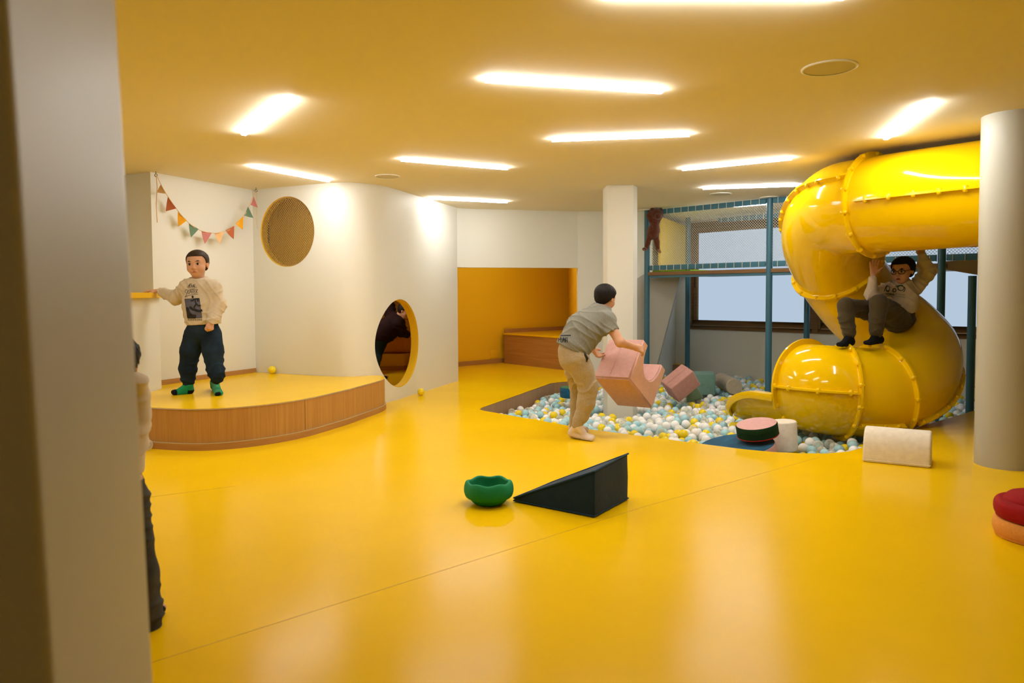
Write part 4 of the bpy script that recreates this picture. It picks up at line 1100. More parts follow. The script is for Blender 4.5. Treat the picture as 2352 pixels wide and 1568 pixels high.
def polygonise(sdf, res):
    lo = sdf.lo - 4 * res; hi = sdf.hi + 4 * res; B = 8
    n = (np.ceil((hi - lo) / res / B).astype(int)) * B + 1
    D = np.full(n, 1.0, np.float32)
    nb = (n - 1) // B
    ci = np.stack(np.meshgrid(*[np.arange(m) for m in nb], indexing='ij'), -1).reshape(-1, 3)
    cc = lo + (ci * B + B / 2) * res; dv = sdf(cc); thr = B * res * .5 * 1.9
    loc = np.stack(np.meshgrid(*[np.arange(B + 1)] * 3, indexing='ij'), -1).reshape(-1, 3)
    inside = np.where(dv < -thr)[0]
    for i in inside:
        a = ci[i] * B; D[a[0]:a[0] + B + 1, a[1]:a[1] + B + 1, a[2]:a[2] + B + 1] = -1
    nearb = np.where(np.abs(dv) <= thr)[0]
    for st in range(0, len(nearb), 200):
        ids = nearb[st:st + 200]; G_ = (ci[ids] * B)[:, None, :] + loc[None]; P = lo + G_.reshape(-1, 3) * res; v = sdf(P).astype(np.float32); g = G_.reshape(-1, 3); D[g[:, 0], g[:, 1], g[:, 2]] = v
    S = D < 0
    # surface nets
    c8 = [(i, j, k) for i in (0, 1) for j in (0, 1) for k in (0, 1)]
    cnt = sum(S[i:n[0] - 1 + i, j:n[1] - 1 + j, k:n[2] - 1 + k].astype(np.int8) for i, j, k in c8)
    act = np.argwhere((cnt > 0) & (cnt < 8)); idm = np.full(np.array(n) - 1, -1, np.int32); idm[act[:, 0], act[:, 1], act[:, 2]] = np.arange(len(act))
    vals = {c: D[act[:, 0] + c[0], act[:, 1] + c[1], act[:, 2] + c[2]] for c in c8}
    acc = np.zeros((len(act), 3)); num = np.zeros(len(act))
    for a in c8:
        for ax in range(3):
            if a[ax] == 0:
                b = list(a); b[ax] = 1; b = tuple(b); va, vb = vals[a], vals[b]; m = (va < 0) != (vb < 0); t = np.where(m, va / np.where(m, va - vb, 1), 0)
                p = np.tile(np.array(a, float), (len(act), 1)); p[:, ax] += t; acc[m] += p[m]; num[m] += 1
    V = lo + (act + acc / num[:, None]) * res
    F = []
    for ax in range(3):
        u, v = (ax + 1) % 3, (ax + 2) % 3; sl0 = [slice(None)] * 3; sl1 = [slice(None)] * 3; sl0[ax] = slice(0, n[ax] - 1); sl1[ax] = slice(1, n[ax])
        ch = S[tuple(sl0)] != S[tuple(sl1)]; e = np.argwhere(ch); e = e[(e[:, u] > 0) & (e[:, v] > 0) & (e[:, u] < n[u] - 1) & (e[:, v] < n[v] - 1)]
        fl = S[e[:, 0], e[:, 1], e[:, 2]]
        q = []
        for du, dv_ in ((0, 0), (-1, 0), (-1, -1), (0, -1)):
            c = e.copy(); c[:, u] += du; c[:, v] += dv_; q.append(idm[c[:, 0], c[:, 1], c[:, 2]])
        q = np.stack(q, 1); q[~fl] = q[~fl][:, ::-1]; F.append(q)
    F = np.concatenate(F); return V, F[(F >= 0).all(1)]
def sdf_obj(sdf, name, m, parent, res, relax=1):
    V, F = polygonise(sdf, res)
    me = bpy.data.meshes.new(name); me.from_pydata(V.tolist(), [], F.tolist()); me.materials.append(m)
    bm = bmesh.new(); bm.from_mesh(me)
    for _ in range(relax): bmesh.ops.smooth_vert(bm, verts=bm.verts, factor=.5, use_axis_x=True, use_axis_y=True, use_axis_z=True)
    for f in bm.faces: f.smooth = True
    bmesh.ops.recalc_face_normals(bm, faces=bm.faces); bm.to_mesh(me); bm.free()
    o = link(name, me, parent)
    if parent is not None: o.matrix_parent_inverse = loc_inv(parent)
    return o
def nv(v): v = np.array(v, float); return v / np.linalg.norm(v)
def vec(p): return np.array(p[:], float)
def px3(px, py, d): return vec(at_y(px, py, d))
def folds(amp, dirs):
    """cloth creases: sums of warped waves; dirs: list of (direction, wavelength)"""
    D_ = [(nv(d), 2 * PI / w_) for d, w_ in dirs]
    def f(P):
        s = 0
        for i, (d, k) in enumerate(D_):
            q = P @ d; wv = np.sin(P @ nv((.7, -.4, .9)) * 31 + i) * .9 + np.sin(P @ nv((-.5, .8, .3)) * 19 + 2 * i) * 1.2
            s = s + (1 - np.abs(np.sin(q * k * .5 + wv))) ** 2 * np.clip(.5 + np.sin(P @ nv((.3, .6, -.7)) * 17 + i * 1.7), 0, 1)
        return -1.35 * amp * s / len(D_) ** .5
    return f
class Head:
    """head frame: C centre, x to the person's left, y forward, z up; h = height from chin to crown"""
    def __init__(s, C, fwd, up, h):
        s.C = np.array(C, float); s.y = nv(fwd); s.z = nv(np.array(up, float) - s.y * (np.array(up, float) @ s.y)); s.x = np.cross(s.z, s.y) * 1.0; s.h = h
        s.R = np.stack([s.x, s.y, s.z])
    def w(s, x, y, z): return s.C + (s.x * x + s.y * y + s.z * z) * s.h
    def add(s, S):
        h = s.h; E = lambda c, r, k, mode='u': S.ell(s.w(*c), np.array(r) * h, s.R, k * h, mode)
        E((0, -.055, .13), (.355, .435, .355), .02)
        E((0, .10, -.10), (.295, .29, .34), .10)
        E((0, .175, -.36), (.17, .15, .125), .10)
        for sx in (-1, 1):
            E((sx * .165, .20, -.17), (.135, .13, .13), .08)
            S.cone(s.w(sx * .05, .365, .085), s.w(sx * .20, .30, .075), .030 * h, .026 * h, .05 * h)
            E((sx * .145, .43, -.005), (.075, .07, .05), .05, 's')
        S.cone(s.w(0, .375, .02), s.w(0, .425, -.13), .030 * h, .050 * h, .05 * h)
        for sx in (-1, 1): S.ell(s.w(sx * .045, .395, -.155), np.array((.034, .034, .028)) * h, s.R, .03 * h)
        S.cone(s.w(-.07, .352, -.27), s.w(.07, .352, -.27), .030 * h, .030 * h, .05 * h)
        for sx in (-1, 1):
            E((sx * .355, -.03, -.05), (.040, .085, .125), .03); E((sx * .385, -.01, -.04), (.018, .045, .07), .02, 's')
        return s
    def hair(s, mt, parent, name='hair', grow=.03, front=.30, res=.0045, rough=.006, back=-.30, side=-.03):
        h = s.h; S = Sdf(); S.ell(s.w(0, -.07, .15), np.array((.375 + grow, .445 + grow, .355 + grow)) * h, s.R, 0)
        S.ell(s.w(0, -.10, -.05), np.array((.34 + grow * .6, .34 + grow * .6, .45 if back < -.4 else .32)) * h, s.R, .1 * h)
        def cutf(P):
            q = (P - s.C) @ s.R.T / h; y = q[:, 1]
            zm = np.interp(y, [-.6, -.2, -.06, .04, .14, .20, .5], [back, back, side, side, .20, front, front])
            return (zm - q[:, 2]) * h * .75
        S.fn(cutf, .03 * h)
        rs = np.random.default_rng(3)
        S.disp = lambda P: rough * np.sin(P @ nv((.9, .3, .2)) * 520 + 2.5 * np.sin(P @ nv((.1, .9, .4)) * 190)) * (.6 + .4 * np.sin(P @ nv((-.2, .5, .9)) * 240))
        return sdf_obj(S, name, mt, parent, res, 0)
    def features(s, parent, brow_m, iris=(.03, .015, .008), lips=(.42, .12, .09), open_=0.0):
        h = s.h; tr = lambda S, nm, m, r: sdf_obj(S, nm, m, parent, r, 0)
        for sx in (-1, 1):
            S = Sdf(); S.ell(s.w(sx * .142, .318, -.005), np.array((.066, .052, .044)) * h, s.R, 0); e = tr(S, 'eye', M['eye_white'], .0022)
            S = Sdf(); S.ell(s.w(sx * .142 - .004, .350, -.006), np.array((.042, .025, .042)) * h, s.R, 0); tr(S, 'iris', M['iris'], .0018)
            S = Sdf(); S.cone(s.w(sx * .075, .388, .088), s.w(sx * .16, .368, .108), .011 * h, .012 * h, 0); S.cone(s.w(sx * .16, .368, .108), s.w(sx * .24, .300, .092), .012 * h, .007 * h, .01); tr(S, 'eyebrow', brow_m, .0024)
            S = Sdf(); S.cone(s.w(sx * .085, .362, .018), s.w(sx * .15, .372, .034), .008 * h, .010 * h, 0); S.cone(s.w(sx * .15, .372, .034), s.w(sx * .21, .335, .012), .010 * h, .007 * h, .006); tr(S, 'eyelid', M['lash'], .002)
        S = Sdf(); S.cone(s.w(-.105, .335, -.262), s.w(0, .378, -.254), .013 * h, .021 * h, 0); S.cone(s.w(0, .378, -.254), s.w(.105, .335, -.262), .021 * h, .013 * h, .01)
        S.cone(s.w(-.06, .358, -.287 - open_), s.w(.06, .358, -.287 - open_), .022 * h, .022 * h, .004)
        tr(S, 'lips', M['lips'], .0025)
        if open_ or True:
            S = Sdf(); S.cone(s.w(-.055, .388, -.268 - open_ * .5), s.w(.055, .388, -.268 - open_ * .5), (.005 + open_ * .40) * h, (.005 + open_ * .40) * h, 0); tr(S, 'mouth_line', M['lash'], .002)
def hand(S, wrist, f, n, t, L_, curl=(.3, .35, .4, .45), spread=.10, thumb=(.55, .2), k=.006, wide=1.0):
    """S: sdf to add to; f direction of the fingers, n direction the palm faces, t the thumb side"""
    f = nv(f); n = nv(np.array(n) - f * (np.array(n) @ f)); t = nv(np.cross(n, f)) if np.cross(n, f) @ np.array(t) > 0 else -nv(np.cross(n, f))
    w_ = np.array(wrist, float); r = L_ * .062
    lens = (.42, .47, .43, .34); offs = (.185, .062, -.062, -.175)
    for i in range(4):
        m = w_ + f * L_ * (.50 - .03 * abs(i - 1)) + t * L_ * offs[i] * wide
        S.cone(w_ + f * L_ * .06 + t * L_ * offs[i] * .62, m, r * 1.45, r * 1.15, .012)
        d = nv(f + t * spread * (1.5 - i) * .8); p = m; a = 0; l = lens[i] * L_
        for j, (fr_, c) in enumerate(((.45, .8), (.31, 1.15), (.26, .9))):
            a += curl[i] * c; dd = d * math.cos(a) + n * math.sin(a); q = p + dd * l * fr_
            S.cone(p, q, r * (1.05 - .09 * j), r * (.97 - .10 * j), k if j else .010); p = q
    # thumb from the side of the palm near its base
    b = w_ + f * L_ * .13 + t * L_ * .16 * wide + n * L_ * .03; d1 = nv(f * math.cos(thumb[0]) + t * math.sin(thumb[0]) + n * .25); q = b + d1 * L_ * .21; S.cone(b, q, r * 1.5, r * 1.2, .012)
    d2 = nv(d1 + n * thumb[1] * .5 - t * thumb[1] * .7 + f * .15); q2 = q + d2 * L_ * .17; S.cone(q, q2, r * 1.15, r * 1.0, .006); S.cone(q2, q2 + nv(d2 + n * .1) * L_ * .10, r * 1.0, r * .8, .004)
    return S
def foot(S, heel, toe, ankle, r, k=.02, up=None):
    """a socked foot: heel and toe are points on the sole"""
    heel, toe, ankle = map(lambda v: np.array(v, float), (heel, toe, ankle)); d = toe - heel; L_ = np.linalg.norm(d); d = d / L_; u = nv(ankle - heel - d * ((ankle - heel) @ d)) if up is None else nv(up); sd = np.cross(d, u)
    S.cone(ankle, heel + d * L_ * .16 + u * r * 1.0, r * .95, r * .95, k)
    S.cone(heel + d * L_ * .13 + u * r * .85, heel + d * L_ * .35 + u * r * .85, r * .85, r * .82, k)
    S.cone(ankle + d * L_ * .05 - u * r * .2, heel + d * L_ * .62 + u * r * .80, r * .85, r * .72, k)
    for o in (-.38, .0, .38): S.cone(heel + d * L_ * .30 + u * r * .62 + sd * r * o * .8, heel + d * L_ * (.90 - .07 * abs(o - .2)) + u * r * .50 + sd * r * o * 1.25, r * .60, r * .48, k * .7)
    S.fn(lambda P: (heel - P) @ u, .006); return S
# stroke font for printed words (unit cell 0..1 wide, 0..1 high)
STROKES = {'F': [[(0, 0), (0, 1), (.8, 1)], [(0, .5), (.6, .5)]], 'L': [[(0, 1), (0, 0), (.75, 0)]], 'I': [[(.3, 0), (.3, 1)]], 'P': [[(0, 0), (0, 1), (.6, 1), (.75, .75), (.6, .5), (0, .5)]],
           'W': [[(0, 1), (.22, 0), (.45, .7), (.68, 0), (.9, 1)]], 'T': [[(0, 1), (.8, 1)], [(.4, 1), (.4, 0)]], 'H': [[(0, 0), (0, 1)], [(.75, 0), (.75, 1)], [(0, .5), (.75, .5)]],
           'S': [[(.75, .85), (.5, 1), (.15, .95), (0, .75), (.2, .55), (.6, .45), (.75, .25), (.6, .05), (.2, 0), (0, .15)]], 'Y': [[(0, 1), (.4, .5), (.8, 1)], [(.4, .5), (.4, 0)]], 'E': [[(.75, 1), (0, 1), (0, 0), (.75, 0)], [(0, .5), (.6, .5)]],
           'U': [[(0, 1), (0, .2), (.2, 0), (.55, 0), (.75, .2), (.75, 1)]], 'M': [[(0, 0), (0, 1), (.4, .4), (.8, 1), (.8, 0)]], 'A': [[(0, 0), (.1, .85), (.3, 1), (.5, 1), (.7, .85), (.8, 0)], [(.05, .42), (.75, .42)]]}
def bvh_of(o):
    me = o.data; return BVHTree.FromPolygons([v.co[:] for v in me.vertices], [p.vertices[:] for p in me.polygons])
def on_cloth(bvh, px, py, lift=.0018):
    d = ray(px, py).normalized(); h = bvh.ray_cast(EYEP, d)
    return (h[0] + h[1] * lift if h[1].dot(d) < 0 else h[0] - h[1] * lift, h[1]) if h[0] is not None else (None, None)
def print_strokes(name, strokes, wpx, m, garment, bvh):
    """ink strokes lying on a garment; strokes are given where the photo shows them and laid onto the cloth's own surface"""
    b = MB()
    for st in strokes:
        pts = []
        for (x0, y0), (x1, y1) in zip(st[:-1], st[1:]):
            k = max(2, int(math.hypot(x1 - x0, y1 - y0) / 1.2))
            pts += [(x0 + (x1 - x0) * i / k, y0 + (y1 - y0) * i / k) for i in range(k)]
        pts.append(st[-1]); rows = []
        for i, (x, y) in enumerate(pts):
            xa, ya = pts[max(i - 1, 0)]; xb, yb = pts[min(i + 1, len(pts) - 1)]; L_ = math.hypot(xb - xa, yb - ya) or 1; nx, ny = -(yb - ya) / L_ * wpx / 2, (xb - xa) / L_ * wpx / 2
            rows.append([on_cloth(bvh, x + nx * q, y + ny * q)[0] for q in (-1, 0, 1)])
        vs = []; fs = []; ok = []
        for rw in rows:
            if any(p is None for p in rw): ok.append(None); continue
            ok.append(len(vs)); vs += rw
        for i in range(len(rows) - 1):
            if ok[i] is not None and ok[i + 1] is not None:
                a, c = ok[i], ok[i + 1]; fs += [(a, a + 1, c + 1, c), (a + 1, a + 2, c + 2, c + 1)]
        b.add(vs, fs)
    return b.build(name, m, garment, smooth=True, fixn=False) if b.f else None
def print_quad(name, q4, m, garment, bvh, n=10, lift=.0012):
    b = MB(); vs = []; fs = []
    for i in range(n + 1):
        for j in range(n + 1):
            u, v = j / n, i / n; x = (q4[0][0] * (1 - u) + q4[1][0] * u) * (1 - v) + (q4[3][0] * (1 - u) + q4[2][0] * u) * v; y = (q4[0][1] * (1 - u) + q4[1][1] * u) * (1 - v) + (q4[3][1] * (1 - u) + q4[2][1] * u) * v
            p = on_cloth(bvh, x, y, lift)[0]; vs.append(p if p is not None else (0, 0, -9))
    for i in range(n):
        for j in range(n):
            f = (i * (n + 1) + j, i * (n + 1) + j + 1, (i + 1) * (n + 1) + j + 1, (i + 1) * (n + 1) + j)
            if all(vs[k][2] > -5 for k in f): fs.append(f)
    b.add(vs, fs); return b.build(name, m, garment, smooth=True, fixn=False)
M['skin'] = mat('skin', (.62, .335, .20), .5, .35, var=.05, vscale=18, bump=.05, bscale=200, dist=.001)
M['skin'].node_tree.nodes['Principled BSDF'].inputs['Subsurface Weight'].default_value = .12
M['skin'].node_tree.nodes['Principled BSDF'].inputs['Subsurface Radius'].default_value = (.01, .004, .002)
M['eye_white'] = mat('eye_white', (.62, .56, .50), .25); M['iris'] = mat('iris', (.02, .010, .006), .15); M['lash'] = mat('dark_line', (.035, .014, .010), .6); M['lips'] = mat('lip', (.43, .15, .105), .45)
def hairmat(nm, c): return mat(nm, c, .6, .2, bump=.35, bscale=230, stretch=(1, 1, .35), var=.35, vscale=120, dist=.002)
M['hair_brown'] = hairmat('dark_brown_hair', (.036, .020, .011)); M['hair_black'] = hairmat('black_hair', (.008, .006, .005))
M['knit_cream'] = fabric('cream_sweatshirt', (.60, .51, .38), bs=240, bump=.2); M['denim'] = mat('blue_denim', (.011, .022, .038), .9, .15, bump=.3, bscale=300, var=.5, vscale=8, dist=.002)
M['sock_green'] = fabric('green_sock', (.012, .25, .10)); M['sock_black'] = fabric('black_knit', (.006, .006, .008)); M['sock_white'] = fabric('off_white_sock', (.70, .58, .48)); M['sole_grey'] = fabric('grey_sole', (.28, .22, .18))
M['tee_grey'] = fabric('grey_jersey', (.21, .205, .17), bs=260, bump=.25, var=.12, vs=120); M['sweat_beige'] = fabric('beige_melange', (.40, .32, .21), bs=260, var=.22, vs=220); M['olive'] = fabric('olive_cotton', (.062, .047, .023), bs=160); M['ink'] = mat('black_print', (.010, .010, .011), .8); M['ink_blue'] = mat('slate_print', (.105, .105, .155), .8); M['ink_green'] = mat('green_print', (.03, .10, .07), .8)
M['ink_cream'] = mat('pale_print', (.55, .50, .42), .8)
M['maroon'] = fabric('dark_maroon_knit', (.022, .008, .009)); M['teal_dark'] = fabric('dark_teal_trousers', (.010, .022, .024)); M['jean_grey'] = mat('washed_grey_jeans', (.060, .058, .050), .9, .15, bump=.3, bscale=220, var=.4, vscale=14, dist=.002)
M['glasses'] = mat('dark_frame', (.006, .007, .012), .25)
# ------------------------------------------------------------------ boy standing on the stage
def person(name, label, base):
    return thing(name, label, 'person', base)
def boy_on_stage():
    D = 6.0
    p = lambda x, y, d=D: px3(x, y, d)
    hR, tR = vec(at_z(441, 903, .30)), vec(at_z(394, 907, .30)); hL, tL = vec(at_z(494, 893, .30)), vec(at_z(505, 911, .30))
    base = (hR + hL) / 2
    t = person('person', 'boy in cream sweatshirt and dark jeans standing on the stage, hand on the ledge', base)
    hd = Head(p(453, 606), (.06, -.99, -.05), (-.05, 0, 1), .222)
    F = (-.08, -1, 0)
    aR, aL = p(434, 884, 6.04), hL + np.array((.006, -.030, .064))
    # body, one continuous surface
    B = Sdf(); hd.add(B)
    B.cone(p(456, 625, 6.01), p(456, 650, 6.03), .043, .05, .03)
    B.cone(p(457, 665, 6.03), p(464, 735, 6.03), .085, .085, .04, 'u', (F, .7)); B.cone(p(432, 660, 6.03), p(486, 660, 6.0), .038, .038, .04)
    B.chain([p(430, 661, 6.03), p(404, 686, 6.10), p(368, 670, 6.20)], (.036, .030, .021)); B.chain([p(490, 662, 5.98), p(501, 702, 5.99), p(487, 737, 5.90)], (.036, .030, .021))
    hand(B, p(366, 667, 6.20), (-1, .05, -.03), (0, .05, -1), (0, -1, 0), .135, (.12, .10, .14, .2), .12, (.75, .1))
    hand(B, p(486, 739, 5.89), (-.12, -.25, -1), (-.85, .45, -.1), (-.4, -.85, 0), .118, (1.15, 1.2, 1.25, 1.3), .03, (.35, .8))
    B.chain([p(452, 750, 6.03), p(441, 822, 6.03), aR], (.055, .034, .024)); B.chain([p(480, 750, 6.01), p(493, 822, 5.99), aL], (.055, .034, .024))
    for a, h_, t_ in ((aR, hR, tR), (aL, hL, tL)): B.cone(a, h_ * .78 + t_ * .22 + (0, 0, .030), .024, .018); B.cone(h_ * .78 + t_ * .22 + (0, 0, .028), t_ * .8 + h_ * .2 + (0, 0, .020), .018, .012)
    body = sdf_obj(B, 'body', M['skin'], t, .0042)
    hd.features(body, M['hair_brown'])
    hd.hair(M['hair_brown'], t, grow=.016, front=.27, back=-.26, side=-.02, rough=.0016, res=.0042)
    # sweatshirt
    S = Sdf()
    S.chain([p(467, 731, 6.02), p(463, 700, 6.02), p(459, 668, 6.02)], (.145, .140, .118), .05, (F, .74))
    S.cone(p(431, 657, 6.03), p(488, 657, 6.0), .050, .052, .05); S.cone(p(456, 652, 6.02), p(455, 641, 6.01), .066, .060, .03)
    S.chain([p(429, 660, 6.03), p(405, 684, 6.10), p(374, 671, 6.19)], (.060, .054, .038), .03); S.cone(p(374, 671, 6.19), p(367, 670, 6.20), .036, .034, .006)
    S.chain([p(490, 662, 5.98), p(500, 701, 5.99), p(490, 728, 5.92)], (.064, .060, .045), .03); S.cone(p(490, 728, 5.92), p(487, 736, 5.90), .042, .040, .006)
    S.cut(p(467, 745, 6.02), (.05, 0, -1)); S.cut(p(366, 670, 6.2), (-1, .1, -.02)) ; S.cut(p(455, 637, 6.0), (0, -.25, 1))
    S.disp = folds(.009, [((.6, .1, .8), .055), ((-.5, .2, .9), .07), ((.9, 0, .3), .08)])
    sw = sdf_obj(S, 'sweatshirt', M['knit_cream'], t, .005)
    N_ = Sdf()
    for k in range(25):
        a = 2 * PI * k / 24; q = p(455.5, 641.5, 6.005) + np.array((math.cos(a) * .055, math.sin(a) * .048, -.006 * math.sin(-a) - .006))
        if k: N_.cone(pq, q, .0085, .0085, .003)
        pq = q
    sdf_obj(N_, 'collar', M['knit_cream'], sw, .003)
    W_ = Sdf(); 
    # jeans
    J = Sdf()
    J.cone(p(466, 742, 6.02), p(466, 757, 6.02), .120, .122, .04, 'u', (F, .80))
    J.chain([p(448, 768, 6.03), p(437, 805, 6.03), p(431, 848, 6.035), p(432, 868, 6.04)], (.086, .078, .064, .055), .02)
    J.chain([p(484, 768, 6.01), p(489, 805, 6.0), p(494, 848, 5.985), p(498, 858, 5.975)], (.086, .082, .062, .062), .02)
    J.cone(p(432, 868, 6.04), p(433, 876, 6.04), .046, .044, .012); J.cone(p(498, 858, 5.975), p(499, 868, 5.97), .048, .046, .012)
    f1 = folds(.0075, [((.25, .1, 1), .05), ((-.4, .2, .9), .07)]); z0 = p(0, 800, 6.0)[2]
    J.disp = lambda P: f1(P) * np.clip((z0 - P[:, 2]) / .15 + .35, .3, 1.1)
    J.cut(p(466, 738, 6.0), (0, 0, 1))
    jn = sdf_obj(J, 'jeans', M['denim'], t, .0055)
    for a, h_, t_, q in ((aR, hR, tR, 0), (aL, hL, tL, 1)):
        K = Sdf(); foot(K, h_, t_, a, .036); s = sdf_obj(K, 'sock', M['sock_green'], t, .004)
        d = nv(t_ - h_); L_ = np.linalg.norm(t_ - h_)
        T = Sdf(); foot(T, h_, t_, a, .0372); T.cut(h_ + d * L_ * (.90 if q else .77), -d); sdf_obj(T, 'sock_toe', M['sock_black'], s, .004)
        T = Sdf(); foot(T, h_, t_, a, .0372); T.cut(h_ + d * L_ * .30, d); T.cut(h_ + np.array((0, 0, .034)), (0, 0, 1)); sdf_obj(T, 'sock_heel', M['sock_black'], s, .004)
    # the print on the chest
    bv = bvh_of(sw); cv = lambda pts: [(280 + x / 3.92, 540 + y / 3.92) for x, y in pts]
    G = [[(614, 438), (601, 476)], [(590, 470), (612, 440), (626, 436), (622, 450), (606, 458), (624, 474)], [(624, 464), (634, 456), (631, 447), (626, 462), (636, 472)], [(636, 472), (646, 442), (651, 472)], [(638, 462), (652, 459)], [(658, 438), (652, 471), (676, 466)],
         [(588, 491), (573, 492), (568, 508), (582, 520), (585, 536), (570, 557)], [(597, 491), (589, 531)], [(613, 489), (593, 511), (607, 529)], [(606, 530), (622, 487), (629, 527)], [(611, 514), (631, 510)], [(620, 489), (654, 481)], [(641, 486), (636, 527)], [(651, 489), (648, 523), (665, 518)], [(650, 505), (662, 501)], [(651, 489), (665, 486)], [(669, 525), (669, 486), (682, 489), (679, 500), (669, 505), (686, 522)], [(572, 557), (590, 547), (612, 541), (652, 533), (686, 531)]]
    print_strokes('printed_lettering', [cv(g) for g in G], .85, M['ink'], sw, bv)
    q4 = cv([(568, 575), (699, 567), (722, 744), (592, 746)])
    print_quad('printed_panel', q4, M['ink_blue'], sw, bv, 26)
    bv2 = bv
    b_ = [[(655, 575), (664, 596), (668, 624)], [(652, 574), (640, 590), (620, 590)], [(660, 573), (690, 576), (684, 596)], [(668, 622), (655, 640), (652, 655)], [(668, 612), (690, 634), (712, 631)]]
    def lifted(name, st, wd):
        o = print_strokes(name, [cv(s) for s in st], wd, M['ink'], sw, bv2)
        for v in o.data.vertices: v.co += Vector((0, -.0022, 0))
        return o
    lifted('printed_figure', b_ + [[(632, 556), (638, 548), (644, 556), (638, 562), (633, 556)]], 3.0)
    lifted('printed_board', [[(612, 645), (640, 668), (700, 684), (724, 674)]], 5.2)
    lifted('printed_ramp', [[(588, 648), (598, 690), (602, 742)], [(595, 660), (606, 700), (610, 740)], [(604, 690), (620, 718), (622, 742)], [(612, 712), (640, 724), (640, 742)], [(630, 722), (662, 724), (660, 742)], [(596, 740), (664, 740)]], 5.0)
    lifted('printed_border', [[(568, 575), (699, 567), (722, 744), (592, 746), (568, 575)]], .8)
    tx = []; x = 597; 
    for ch in 'FLIP WITH STYLE':
        if ch != ' ':
            for s in STROKES[ch]: tx.append([(x + u * 7.5, 768 - v * 11 - (x - 597) * .012) for u, v in s])
        x += 8.9 if ch != ' ' else 6
    print_strokes('printed_caption', [cv(s) for s in tx], .62, M['ink'], sw, bv)
boy_on_stage()

